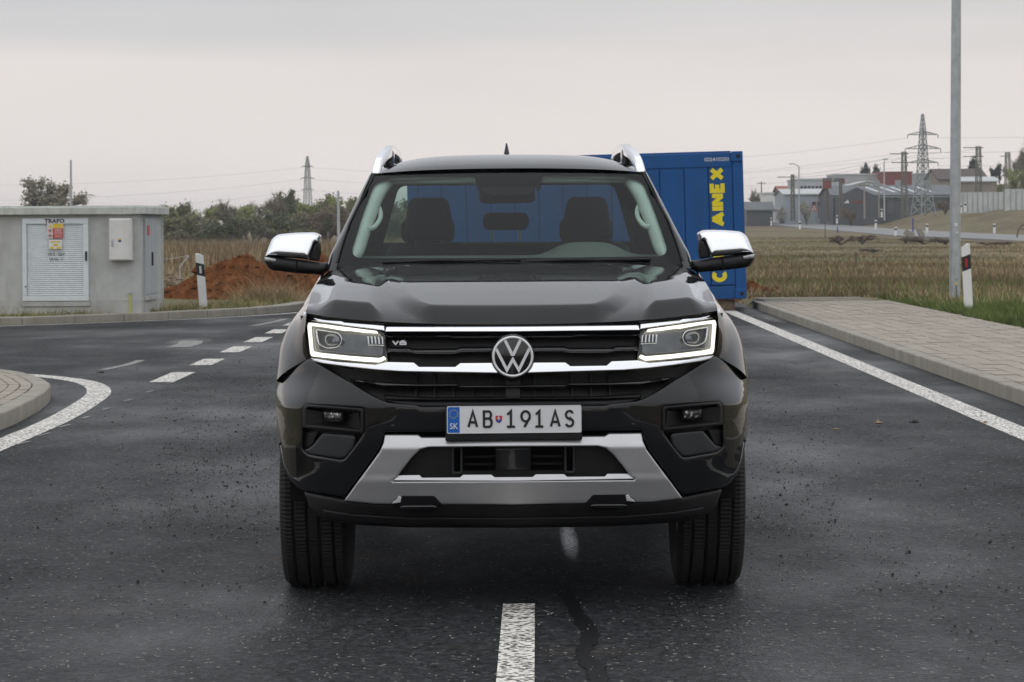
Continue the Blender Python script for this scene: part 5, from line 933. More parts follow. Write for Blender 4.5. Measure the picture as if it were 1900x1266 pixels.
# arch lips
for s in (1, -1):
    m = MB(); P = []
    for yc in (.90,):
        for k in range(25):
            a = math.radians(28 + 164*k/24); P.append((s*(.922 - (.05*(1-math.sin(a)) if math.cos(a) > 0 else 0)), yc - .455*math.cos(a), .385 + .458*math.sin(a)))
    m.path(P, .024, 8).build('arch_lip', 'car_paint', TR, 60)
    mb = MB(); n = 20; P = [(.90 - .47*math.cos(math.pi*k/n), .385 + .47*math.sin(math.pi*k/n)) for k in range(n+1)]
    mb.add([(s*.87, y, z) for y, z in P] + [(s*.45, y, z) for y, z in P], [(k, k+1, n+2+k, n+1+k) for k in range(n)]); mb.add([(s*.45, y, z) for y, z in P], [tuple(range(n+1))]); mb.build('wheel_liner', 'cabin_dark', TR)
# ---- bumper
FOG = rounded([(389, 756), (384, 748), (281, 757), (278, 760), (278, 800), (280, 806), (298, 832), (313, 850), (321, 851), (379, 841.5), (390, 832)], [8, 6, 4, 3, 2, 4, 4, 8, 6, 6, 8])
BUMP = [(0, 754), (172, 754), (182, 750), (205, 748.5), (230, 746), (244, 741), (262, 732), (279, 722), (300, 708), (328, 692), (357, 674), (377, 662), (386, 667), (400, 676), (420, 690), (437, 703), (438, 730), (437.5, 760), (435, 800), (431, 835), (425, 864), (416, 884), (402, 900), (390, 907), (350, 914), (314, 920), (286, 882), (262, 850), (249, 832), (243, 818), (238, 800), (0, 800)]
panel('front_bumper', 'car_paint', TR, full(BUMP), holes=[FOG, [(-u, v) for u, v in FOG]], step=6, r=5, rd=.008, depth=.05, bstep=4)
# seams and side corner of bumper behind silhouette
for s in (1, -1):
    rows = []
    for v in (704, 730, 760, 800, 835, 864): e = {704: 437, 730: 438, 760: 437.5, 800: 435, 835: 431, 864: 425}[v]; p = skin(np.array([s*e]), np.array([float(v)]), .008)[0]; q = p + np.array([-s*.004, .06, 0]); w_ = p + np.array([-s*.03, .12, 0]); rows.append([p, q, w_])
    V = [tuple(p) for r_ in rows for p in r_]; mesh('bumper_return', V, [(i*3+j, i*3+j+1, (i+1)*3+j+1, (i+1)*3+j) for i in range(5) for j in range(2)], 'car_paint', TR, 60)
# fog recesses
for sg in (0, 1):
    M_ = dict(mirror=bool(sg)); s = -1 if sg else 1
    fo = panel('fog_lamp_bezel', 'trim_black', TR, [(389.5, 756), (384.5, 747.4), (280.5, 756.4), (277.3, 760), (277.3, 802), (384, 792), (389.6, 790)], holes=[rounded([(383.5, 758), (380, 753), (286, 761), (283, 764), (283, 794), (284, 796), (383, 786)], [4, 4, 3, 3, 3, 2, 3])], off=-.006, depth=.06, r=2, rd=.004, step=6, bstep=4, **M_)
    panel('recess_back', 'grille_black', fo, [(386, 750), (280, 759), (280, 800), (386, 790)], off=.085, depth=0, r=1, rd=0, step=14, **M_)
    # funnel walls
    inn = [(383, 757), (286, 764), (284, 795), (383, 786)]; bk = [(352, 762), (314, 766), (314, 783), (352, 781)]; q0 = [skin(np.array([s*u]), np.array([float(v)]), .0)[0] for u, v in inn]; q1 = [skin(np.array([s*u]), np.array([float(v)]), .075)[0] for u, v in bk]
    mesh('recess_wall', [tuple(p) for p in q0+q1], [(0, 1, 5, 4), (1, 2, 6, 5), (2, 3, 7, 6), (3, 0, 4, 7)], 'trim_black', fo)
    fl = panel('fog_lamp', 'trim_black', TR, rounded([(352, 760), (315, 762), (315, 782), (350, 780)], 4), off=.03, depth=.05, r=3, rd=.004, step=5, **M_)
    panel('fog_lens', 'fog_lens', fl, rounded([(350.5, 761.5), (318, 763.5), (317, 780), (346, 778.5), (351, 772)], 5), off=.022, depth=.01, r=5, rd=.008, step=4, **M_)
    panel('air_curtain', 'grille_black', TR, [(390, 792), (278, 801), (282, 808), (314, 851), (380, 842), (391, 830)], off=.055, depth=0, r=1, rd=0, step=12, **M_)
    panel('air_deflector', 'deflector_grey', TR, rounded([(352, 801.5), (296, 806), (291.5, 811), (297, 831), (313, 848), (320, 849.5), (379, 840.5), (389.5, 833), (376, 829.5)], [3, 5, 5, 6, 6, 6, 6, 5, 6]), off=.012, depth=.03, r=4, rd=.007, step=6, **M_)
    panel('deflector_fin', 'trim_black', TR, rounded([(388, 800), (362, 800), (374, 826), (388, 831)], 3), off=.03, depth=.02, r=2, rd=.003, step=7, **M_)
# ---- upper and lower grille
GR = panel('grille', 'grille_black', TR, full([(0, 606), (237, 608), (234, 660), (240, 676), (300, 684), (370, 668), (357, 682), (328, 700), (279, 730), (244, 747), (205, 754), (172, 760), (0, 760)]), off=.085, depth=0, r=1, rd=0, step=14)
def bar(name, m, pts_top, pts_bot, off, r=2., rd=.006, depth=.05, parent=GR, step=6, **k): return panel(name, m, parent, full(list(pts_top) + list(reversed(pts_bot))), off=off, r=r, rd=rd, depth=depth, step=step, bstep=4, **k)
bar('grille_slat', 'gloss_black', [(0, 622), (110, 622), (118, 620), (235, 620)], [(0, 628), (110, 628), (118, 626), (234, 626)], .035, 2.5, .02)
bar('grille_slat', 'gloss_black', [(0, 643), (97, 643), (105, 646), (185, 646), (192, 643), (234, 643)], [(0, 654), (97, 655), (105, 658), (180, 658), (188, 655), (233, 654)], .028, 4.5, .03)
bar('grille_slat', 'gloss_black', [(0, 714), (97, 714), (104, 711), (178, 711), (240, 708), (303, 701)], [(0, 720), (97, 720), (104, 717), (178, 717), (240, 716), (300, 705)], .012, 2.6, .018)
bar('grille_slat', 'grille_black', [(0, 737), (150, 737), (240, 732)], [(0, 743), (150, 743), (236, 742)], .04, 2.6, .018)
bar('grille_sill', 'trim_black', [(0, 746), (172, 745), (236, 741)], [(0, 756), (172, 756), (214, 750)], .02, 3, .02)
panel('radar_cover', 'grille_black', GR, full([(0, 700), (14, 700), (14, 741), (0, 741)]), off=.03, depth=.03, r=2)
for u in (40, 75, 110, 145, 180): both('grille_rib', 'grille_black', GR, [(u-2, 690), (u+2, 690), (u+2, 745), (u-2, 745)], off=.06, depth=.02, r=.5, rd=.001, step=10)
tilt = lambda u, v, e=0.: skin(u, v, e + (612-np.asarray(v))*.0013)
bar('chrome_strip', 'chrome', [(0, 604.5), (235, 603.5)], [(0, 615), (236, 613.8)], -.006, 3, .004, .04, TR, fn=tilt)
bar('chrome_bar', 'chrome', [(0, 673), (97.5, 673), (107, 680), (174, 679.5), (183.5, 671.5), (232, 670), (254, 675.5), (327, 669.5), (374, 662)], [(0, 693), (30, 693), (205, 689), (254, 685.5), (303, 680), (352, 673), (368, 669)], -.016, 2.5, .005, .05, TR, 5)
# ---- head lamps
hl = []
for sg in (0, 1):
    k = dict(mirror=bool(sg)); s = -1 if sg else 1
    h = panel('headlight', 'lamp_housing', TR, [(387, 584), (380, 588), (236, 609), (232, 668), (247, 674), (374, 662), (381, 640)], off=.06, depth=0, r=1, rd=0, step=9, **k); hl.append(h)
    panel('chrome_strip', 'chrome', TR, [(386.5, 575.5), (378, 579.5), (356, 584.5), (318, 590.5), (311, 595.5), (278, 598.5), (237.5, 602.5), (237.5, 612), (278, 606.5), (322, 600.5), (367, 593.5), (380, 591.5), (387, 584.5)], fn=tilt, off=-.016, depth=.04, r=3, rd=.005, step=5, bstep=4, **k)
    panel('light_guide', 'led_strip', h, rounded([(377.5, 596.5), (252, 613), (249, 617.5), (273, 616), (306, 611.5), (309.5, 612.5), (345, 606), (371, 602.5), (372.5, 606), (369, 650), (357, 653), (300, 659.5), (247, 663.5), (238.5, 660), (234.5, 665), (246, 671), (278, 669), (322, 664.5), (372.5, 659), (375, 652), (379.5, 603)], [2, 1, 1, 2, 1, 1, 3, 2, 1, 3, 3, 3, 3, 2, 2, 3, 3, 3, 3, 3, 3]), off=.018, depth=.02, r=1.5, rd=.003, step=5, bstep=3, **k)
    panel('lamp_inner', 'lamp_grey', h, rounded([(369, 606.5), (345, 609.5), (310, 616.5), (250, 620), (240, 640), (240, 656), (248, 659.5), (300, 655.5), (356, 649), (365.5, 646)], 3), off=.036, depth=.02, r=2, rd=.004, step=7, **k)
    for q, (u0, w_) in enumerate(((266, 3.4), (259.5, 3.4), (253, 3.4), (246.5, 3.4), (240.2, 3.0))): panel('led_tooth', 'led_tooth', h, [(u0+w_, 622.5), (u0, 623), (u0-1.0, 637.5), (u0+w_-1.0, 637)], off=.024, depth=.014, r=.8, rd=.002, step=4, **k)
    panel('tooth_rail', 'led_tooth', h, [(268, 638), (238.5, 638.8), (238.5, 640.6), (267, 639.8)], off=.024, depth=.014, r=.5, rd=.001, step=6, **k)
    cu, cv = 334.5, 628.5; ell = lambda a, b: [(cu + a*math.cos(2*math.pi*i/28), cv + b*math.sin(2*math.pi*i/28)) for i in range(28)]
    bz = rounded([(364.5, 608.5), (322, 615.5), (315.5, 626), (317, 636), (325, 643), (344, 645), (358, 638), (362, 629)], [4, 8, 6, 8, 8, 8, 8, 6])
    panel('projector_bezel', 'chrome', h, bz, off=.022, depth=.016, r=1.2, rd=.003, step=4, bstep=3, holes=[[(cu+(a-cu)*.9, cv+(b-cv)*.86) for a, b in bz]], **k)
    panel('projector_bowl', 'lamp_housing', h, [(cu+(a-cu)*.92, cv+(b-cv)*.9) for a, b in bz], off=.034, depth=0, r=1, rd=0, step=6, **k)
    panel('projector_lens', 'lamp_lens', h, ell(15, 13.5), off=.014, depth=.02, r=15, rd=.020, step=2.5, bstep=2.2, **k)
    panel('lens_cover', 'lamp_glass', h, [(387, 585), (380, 592), (322, 601), (237.5, 612.5), (233, 668), (247, 675), (372, 663), (376, 655), (382, 625)], off=.002, depth=0, r=2, rd=.002, step=6, **k)
    panel('lamp_gasket', 'trim_black', h, [(392, 583), (387.5, 584), (382.5, 625), (376.5, 656), (373, 663), (380, 663), (384, 650), (389, 620)], off=.02, depth=.02, r=1, rd=.004, step=6, **k)
# ---- emblem, V6 badge
ec = skin(np.array([0.]), np.array([661.]), 0)[0]; ex = 11.16/F; ey = ec[1]-.040
EM = MB().lathe([(0, 0.0), (-.004, .0), (.0, 36*ex), (.002, 40*ex), (.008, 41*ex), (.05, 41*ex)], (0, ey, ec[2]), 'y', 56).build('emblem', 'gloss_black', TR, 40)
MB().lathe([(-.002, 33.6*ex), (-.006, 34.2*ex), (-.0075, 36*ex), (-.006, 37.8*ex), (.001, 38.4*ex)], (0, ey, ec[2]), 'y', 56).build('emblem_ring', 'badge_silver', EM, 60)
def emb(pts, w, name):
    V, Q = ribbon([(a*ex, -b*ex) for a, b in pts], w*ex); fr = [(p[0], ey-.0055, ec[2]+p[1]) for p in V]; bk = [(p[0], ey+.001, ec[2]+p[1]) for p in V]; n = len(V)
    MB().add(fr+bk, [tuple(q) for q in Q] + [(q[0], q[1], n+q[1], n+q[0]) for q in Q] + [(q[2], q[3], n+q[3], n+q[2]) for q in Q]).build(name, 'badge_silver', EM)
emb([(-14.5, -31), (-1.2, -4.0), (1.2, -4.0), (14.5, -31)], 5.4, 'emblem_letter'); emb([(-31, -15), (-11, 25), (0, 5.2), (11, 25), (31, -15)], 5.2, 'emblem_letter')
def badge(px, pv, w, h, ch):
    z0 = lambda v: skin(np.array([-(950-px)*1.0]), np.array([float(v)]), .012)[0]; c = z0(pv); k = (D0+c[1])/F
    glyph('badge_letter', ch, 0, 0, w*k, h*k, 2.6*k, lambda x, y, d: (c[0]+x, c[1]-.01-d, c[2]+y), 'badge_silver', TR, .004)
badge(728, 637.5, 10.5, 6.2, 'V'); badge(742, 637.5, 10, 6.2, '6')
# ---- licence plate
PL = panel('licence_plate', 'trim_black', TR, rounded([(-126, 752), (128, 751), (128, 817), (-126, 818)], 3), fn=flatfn(-.018), depth=.03, r=2, rd=.004, step=10)
pk = (D0-.024)/F; pf = lambda x, y, d: (x*pk, -.0215-d, H+(CY-y)*pk)
panel('plate_sheet', 'plate_white', PL, rounded([(-123, 753.6), (126.6, 752.8), (126.6, 803.6), (-123, 804.4)], 3.5), fn=flatfn(-.0215), depth=.003, r=1.2, rd=.0012, step=10)
panel('plate_rim', 'plate_white', PL, rounded([(-123, 753.6), (126.6, 752.8), (126.6, 803.6), (-123, 804.4)], 3.5), holes=[rounded([(-121.6, 755), (125.2, 754.2), (125.2, 802.2), (-121.6, 803)], 3)], fn=flatfn(-.0225), depth=.002, r=.5, rd=.0005, step=10)
panel('euro_band', 'euro_blue', PL, rounded([(-121.4, 755.2), (-99.5, 755.1), (-99.5, 802.8), (-121.4, 802.9)], [3, .1, .1, 3]), fn=flatfn(-.0222), depth=.001, r=.4, rd=.0002, step=10)
for i in range(12):
    a = 2*math.pi*i/12; MB().lathe([(0, 0), (0, 1.1*pk)], pf(-110.5 + 7.6*math.sin(a), 768 - 7.6*math.cos(a), .0012), 'y', 6).build('euro_star', 'star_gold', PL)
text('country_code', 'SK', 11.5*pk*1.35, Matrix.Translation(pf(-110.3, 791, .0014)) @ Matrix.Rotation(math.pi/2, 4, 'X'), 'plate_white', PL, .0002, .92)
for (ch, x0, x1) in (('A', 864.8, 885.2), ('B', 893.5, 912.2), ('1', 936.2, 955.4), ('9', 963, 983), ('1', 989, 1008), ('A', 1017.7, 1038.2), ('S', 1045.4, 1063.4)):
    x0 -= 950; x1 -= 950; sw = 4.5
    glyph('plate_character', ch, (x0+sw/2)*pk, 0, (x1-x0-sw)*pk, 28.6*pk, sw*pk, lambda x, y, d: (x, -.0225-d, H+(CY-792)*pk+y), 'plate_black', PL, .0012)
cr0 = [(-33, 771.5), (-20.7, 771.5), (-20.7, 779), (-22.5, 782.5), (-26.8, 785.5), (-31.2, 782.5), (-33, 779)]
panel('crest', 'crest_red', PL, cr0, fn=flatfn(-.0228), depth=.001, r=.3, rd=.0001, step=6); panel('crest_hill', 'crest_blue', PL, [(-32.4, 780), (-30, 779), (-26.8, 777.8), (-23.6, 779), (-21.3, 780), (-23, 782.5), (-26.8, 785), (-30.8, 782.5)], fn=flatfn(-.0236), depth=.001, r=.3, rd=.0001, step=6)
for (a, b, w_, h_) in ((-26.85, 776.5, 1.2, 8), (-26.85, 774.5, 4.6, 1.2), (-26.85, 777, 6.2, 1.2)): MB().box(pf(a, b, .0026), (w_*pk, .0006, h_*pk)).build('crest_cross', 'plate_white', PL)
# ---- skid plate
skf = lambda u, v, e=0.: skin(u, v, e + np.interp(v, [804, 830, 880, 893, 937], [.026, .0, .0, -.004, .002]))
SK = panel('skid_plate', 'satin_silver', TR, full([(0, 811), (170, 811), (177, 806), (238, 805.5), (240.5, 820), (247, 836), (263, 858), (286, 889), (314, 927), (258, 933.5), (0, 936.5)]), fn=skf, off=-.022, depth=.04, r=3, rd=.005, step=4, bstep=4,
   holes=[full([(0, 828.5), (158, 829), (172, 833), (187, 846), (214.5, 881), (223.5, 892.5), (0, 893)])])
def bev(u, v, e=0.):    # bright chamfer on top of the lower beam
    return C(u, v, plan(np.abs(u))*scl(v) + prof(v) - .022 + e + np.interp(v, [878, 892], [.013, -.004]))
panel('skid_chamfer', 'satin_silver', SK, full([(0, 885.5), (35, 885.5), (41.5, 880.5), (93.5, 880.5), (99.5, 885.5), (169.5, 885.5), (174.5, 880.5), (215.5, 880.5), (224, 890), (0, 892.5)]), fn=bev, depth=.0, r=1, rd=.001, step=4)
panel('lower_intake', 'trim_black', TR, full([(0, 824), (160, 824), (190, 842), (222, 888), (0, 892)]), off=.02, depth=0, r=1, rd=0, step=8, holes=[rounded([(97.5, 830), (111.5, 830), (111.5, 876), (97.5, 876)], 3), [(33, 830), (94, 830), (94, 873), (33, 873)], rounded([(-97.5, 830), (-111.5, 830), (-111.5, 876), (-97.5, 876)], 3), [(-33, 830), (-94, 830), (-94, 873), (-33, 873)]])
panel('intake_back', 'cabin_dark', TR, full([(0, 824), (160, 824), (160, 888), (0, 888)]), off=.12, depth=0, r=1, rd=0, step=20)
panel('radar_sensor', 'gloss_black', TR, rounded([(-32, 832), (32, 832), (32, 872), (-32, 872)], 2), off=.012, depth=.05, r=2)
for z in (846, 860): both('intake_vane', 'trim_black', TR, [(34, z), (93, z), (93, z+3.5), (34, z+3.5)], off=.05, depth=.05, r=1.2, rd=.004)
both('intake_frame', 'deflector_grey', TR, rounded([(95, 828.5), (114, 828.5), (114, 879), (95, 879)], 3), off=.012, depth=.03, r=1.5, holes=[rounded([(98.5, 831), (110.5, 831), (110.5, 875.5), (98.5, 875.5)], 2.5)], step=5)
for u, v in ((149, 855), (171, 857)): both('park_sensor', 'trim_black', TR, [(u+3*math.cos(i*.52), v+3*math.sin(i*.52)) for i in range(12)], off=.014, depth=.01, r=1.5, rd=.002, step=2)
for u, v in ((362, 868), (223, 790)): both('park_sensor', 'gloss_black', TR, [(u+3.2*math.cos(i*.52), v+3.2*math.sin(i*.52)) for i in range(12)], off=-.002, depth=.01, r=1.2, rd=.001, step=2)
for sg in (0, 1):
    k = dict(mirror=bool(sg)); tb = panel('tow_eye_shade', 'cabin_dark', TR, rounded([(213, 918.5), (147, 919), (133, 935), (144, 944), (207, 944), (228, 932)], 3), off=-.024, depth=.03, r=2, rd=.003, step=6, **k)  # near-black panel proud of the skid plate stands for the recess's shade
    panel('tow_eye', 'gloss_black', tb, rounded([(206, 936), (146, 936), (140, 941), (150, 946.5), (205, 946.5), (214, 940)], 4), off=-.034, depth=.03, r=4, rd=.012, step=4, **k)
    panel('painted_glint', 'badge_silver', tb, [(213.5, 919.5), (208, 920.5), (210, 931), (226, 933), (223, 929), (218, 926)], off=-.027, depth=.003, r=.6, rd=.001, step=3, **k)  # silver sliver set in as a painted glint
panel('lower_lip', 'trim_black', TR, full([(0, 934), (258, 931), (314, 924), (386, 910), (387, 914), (377, 940), (359, 957), (340, 963), (298, 972), (198, 978), (0, 980)]), off=.006, depth=.09, r=6, rd=.02, step=7, bstep=5)
panel('lip_strip', 'cabin_dark', TR, full([(0, 959), (200, 957), (300, 950), (352, 941), (352, 943.5), (300, 952.5), (200, 959.5), (0, 961.5)]), off=.006, depth=.004, r=.7, rd=.0015, step=8)
panel('lip_lower_face', 'trim_black', TR, full([(0, 961), (200, 959), (300, 952), (354, 943), (350, 957), (300, 968), (198, 974), (0, 976)]), off=-.002, depth=.01, r=4, rd=.01, step=8)
# under-body
MB().box((0, 1.9, .40), (1.1, 3.0, .22)).build('chassis', 'cabin_dark', TR); MB().tube((-.7, .9, .385), (.7, .9, .385), .045).build('axle', 'cabin_dark', TR); MB().rbox((0, .75, .46), (1.1, .75, .26), .06).build('engine_tray', 'cabin_dark', TR); MB().tube((-.7, 4.17, .385), (.7, 4.17, .385), .06).build('axle', 'cabin_dark', TR); MB().rbox((0, .62, .76), (.9, .6, .45), .05).build('engine_block', 'cabin_dark', TR)
# ---- wheels
def wheel(x, y, s):
    w = empty('wheel', (x, y, .385)); w.parent = TR; R_ = .386; hw = .135; P = [(-hw*.80, .235), (-hw*.97, .30), (-hw, .345), (-hw*.955, .368), (-hw*.86, R_-.006)]
    for a, b in ((-.86, -.60), (-.555, -.20), (-.15, .15), (.20, .555), (.60, .86)):
        P += [(hw*a+.002, R_-.004), (hw*a+.006, R_), (hw*b-.006, R_), (hw*b-.002, R_-.004)]
        if b < .8: P += [(hw*b, R_-.014), (hw*(b+.045), R_-.014)]
    P += [(hw*.86, R_-.006), (hw*.955, .368), (hw, .345), (hw*.97, .30), (hw*.80, .235)]
    def mod(i, j):
        wv = P[j][0]; k = (i + (0 if abs(wv) > hw*.57 else 1)) % 3
        return .0045 if (k == 0 and P[j][1] > R_-.0065 and abs(wv) > hw*.14) else (.002 if (k == 0 and P[j][1] > .36) else 0)
    MB().lathe(P, (0, 0, 0), 'x', 420, mod).build('tyre', 'tyre', w, 35)
    rim = MB().lathe([(-hw*.78, .20), (-hw*.80, .235), (hw*.80, .235), (hw*.82, .225), (hw*.6, .20)], (0, 0, 0), 'x', 40).build('rim', 'rim_grey', w, 40)
    for k in range(6):
        a = k*math.pi/3; MB().tube((s*hw*.55, .05*math.cos(a), .05*math.sin(a)), (s*hw*.7, .215*math.cos(a), .215*math.sin(a)), .032, .026, 6).build('spoke', 'rim_grey', rim)
    MB().lathe([(s*hw*.62, 0), (s*hw*.62, .06), (s*hw*.4, .07)], (0, 0, 0), 'x', 20).build('hub', 'rim_grey', rim); MB().lathe([(0, 0), (0, .17), (.03, .17), (.03, 0)], (s*.02, 0, 0), 'x', 24).build('brake_disc', 'rim_grey', w)
for s in (1, -1):
    wheel(s*.786, .90, s); wheel(s*.786, 4.17, s)
# ---- windscreen
uW = pch([318, 345, 400, 470, 487, 500], [257, 268, 292, 315, 320, 324])
def scr(u, v, e=0.):
    t = (487-np.asarray(v, float))/(487-318); s_ = np.abs(u)/uW(v); return C(u, v, 1.335 + .70*np.clip(t, -.2, 1.2) + s_**2*(.27-.08*t) + .02*(1-4*(t-.5)**2)*-1 + e)
OUT = [(0, 317), (120, 318), (200, 320.5), (246, 324), (254, 329), (272, 360), (293, 404), (308, 440), (318, 476), (320, 487), (318, 494), (250, 490), (120, 488), (0, 487.5)]
CLR = rounded([(0, 342), (50, 342), (52, 356), (58, 352), (63, 327), (220, 328), (248, 338), (272, 400), (292, 462), (290, 472), (280, 477.5), (120, 478.5), (0, 479)], [0, 1, 1, 1, 3, 10, 14, 10, 8, 5, 6, 5, 0])
frit = panel('windscreen_frit', 'frit', TR, full(OUT), fn=scr, off=.006, depth=0, r=1, rd=0, step=9, holes=[full(CLR)], bstep=6)
panel('windscreen', 'windscreen_glass', TR, full(OUT), fn=scr, off=-.002, depth=.0, r=1, rd=0, step=10, smooth=180)
panel('cowl', 'trim_black', TR, full([(0, 484), (150, 484.5), (318, 490), (330, 496), (320, 500), (250, 494), (0, 490)]), fn=scr, off=.01, depth=.05, r=2, rd=.004, step=8)
for (u0, v0, u1, v1) in ((-235, 485.5, 30, 481.5), (20, 486, 262, 482.5)):
    P = [tuple(scr(np.array([u0+(u1-u0)*t]), np.array([v0+(v1-v0)*t]), -.016)[0]) for t in np.linspace(0, 1, 8)]; wp = MB().path(P, .006, 6).build('wiper', 'trim_black', TR)
    MB().path([P[0], tuple(np.array(P[0])*.3+np.array(P[4])*.7 + np.array([0, -.02, .004])), P[4]], .008, 6).build('wiper_arm', 'trim_black', wp)
# sensor housing behind the glass
panel('sensor_housing', 'cabin_dark', TR, [(-60, 325), (56, 325), (52, 342), (46, 358), (30, 364), (-30, 364), (-46, 358), (-54, 342)], fn=scr, off=.03, depth=.06, r=5, rd=.02, step=7, holes=[[(-37, 343), (-2, 331), (2, 331), (34, 343)]])
panel('camera_hood', 'deflector_grey', TR, [(-37, 343), (-2, 331), (2, 331), (34, 343)], fn=scr, off=.045, depth=.0, r=1, rd=.0, step=6)
for k, (m, pts, o) in enumerate((('cabin_dark', rounded([(-54, 352), (48, 352), (50, 372), (40, 377), (-48, 378), (-55, 372)], [6, 6, 6, 6, 6, 6]), .0),)): panel('inner_mirror', m, TR, pts, fn=flatfn(2.02), off=o, depth=.05, r=5, rd=.012, step=6)
# ---- A pillars, cab frame
vv_ = [500, 487, 470, 450, 414, 364, 332, 322]; us_ = [342, 337, 332, 321.5, 303.5, 278.5, 262, 257]
rows = []
for v, us in zip(vv_, us_):
    ui = float(uW(v)) - 2; ui = min(ui, us-8); b = lambda u, e: C(np.array([u]), np.array([float(v)]), scr(np.array([ui]), np.array([float(v)]))[0, 1] + e)[0]
    rows.append([b(ui, .015), b(ui+1.5, -.006), b(us-5, .0), b(us-1, .03), b(us, .07), b(us-3, .14), b(us-10, .20)])
for s in (1, -1): loft('roof_pillar', rows, 'car_paint', TR, 5, 5, s)
for s in (1, -1):
    P = [scr(np.array([float(s)*(min(float(uW(v)), us-8)+1)]), np.array([float(v)]), -.006)[0] for v, us in zip(vv_[1:], us_[1:])]; MB().path([tuple(p) for p in P], .0065, 6).build('windscreen_seal', 'grille_black', TR, 60)
# roof
def roof():
    nx, ny_ = 61, 50; xs_ = np.linspace(-1, 1, nx); t = np.linspace(0, 1, ny_)**1.3; S, T = np.meshgrid(xs_, t)
    f = scr(S[0]*256, 317.5 + 6*np.abs(S[0])**2, -.004); ye = 4.06; Y_ = f[:, 1][None]*(1-T) + ye*T
    X_ = f[:, 0][None]*(1-T) + S*.60*T; q = pch([2.0, 2.1, 2.25, 2.5, 2.9, 3.4, 3.8, 4.06], [0, .034, .062, .083, .094, .088, .070, .05]); bow = 1-np.abs(S)**5*.72
    Z_ = f[:, 2][None] + q(Y_ - f[:, 1][None] + f[:, 1].min())*bow; V = np.stack([X_, Y_, Z_], -1)
    F_ = [(i*nx+j, i*nx+j+1, (i+1)*nx+j+1, (i+1)*nx+j) for i in range(ny_-1) for j in range(nx-1)]; mesh('roof', V.reshape(-1, 3), F_, 'car_paint', TR, 180)
    V2 = V.copy(); V2[..., 2] -= .045; mesh('headliner', V2.reshape(-1, 3), F_, 'headliner', TR, 180); return V
RV = roof()
# roof rails, antenna
for s in (1, -1):
    P = [C(np.array([s*u]), np.array([float(v)]), dy)[0] for u, v, dy in ((247, 324, 2.20), (241, 303, 2.28), (233, 290, 2.38), (224, 283, 2.52))]
    P += [np.array([s*.555, 2.8, 1.812]), np.array([s*.55, 3.3, 1.815]), np.array([s*.55, 3.75, 1.80]), np.array([s*.555, 3.95, 1.74])]
    P = [Vector(p) for p in P]; P = smooth_path(P, 5); mb = MB(); rows = []
    for i, p in enumerate(P):
        d = (P[min(i+1, len(P)-1)]-P[max(i-1, 0)]).normalized(); side = Vector((1, 0, 0)); up = side.cross(d).normalized() if abs(d.x) < .99 else Vector((0, 0, 1)); up = up if up.z > 0 else -up; t = i/(len(P)-1); hw_, hh = .0195, .012 + .010*min(1, t*5)
        rows.append([p + side*a*hw_ + up*b*hh for a, b in ((-1, -.8), (-1, .6), (-.7, 1), (.7, 1), (1, .6), (1, -.8), (.7, -1), (-.7, -1))])
    n = 8; V = [q for r_ in rows for q in r_]; mb.add(V, [(i*n+k, i*n+(k+1) % n, (i+1)*n+(k+1) % n, (i+1)*n+k) for i in range(len(P)-1) for k in range(n)] + [tuple(range(n)), tuple(range((len(P)-1)*n, len(P)*n))]); rl = mb.build('roof_rail', 'chrome', TR, 40)
    for y in (2.72, 3.85): MB().rbox((s*.556, y, 1.765), (.05, .16, .09), .015).build('rail_foot', 'gloss_black', rl)
fin = MB(); fin.add([(-.022, 3.62, 1.77), (.022, 3.62, 1.77), (.022, 3.82, 1.76), (-.022, 3.82, 1.76), (-.003, 3.77, 1.868), (.003, 3.77, 1.868), (.003, 3.81, 1.868), (-.003, 3.81, 1.868)], [(0, 1, 5, 4), (1, 2, 6, 5), (2, 3, 7, 6), (3, 0, 4, 7), (4, 5, 6, 7)]); fin.build('roof_antenna', 'trim_black', TR)
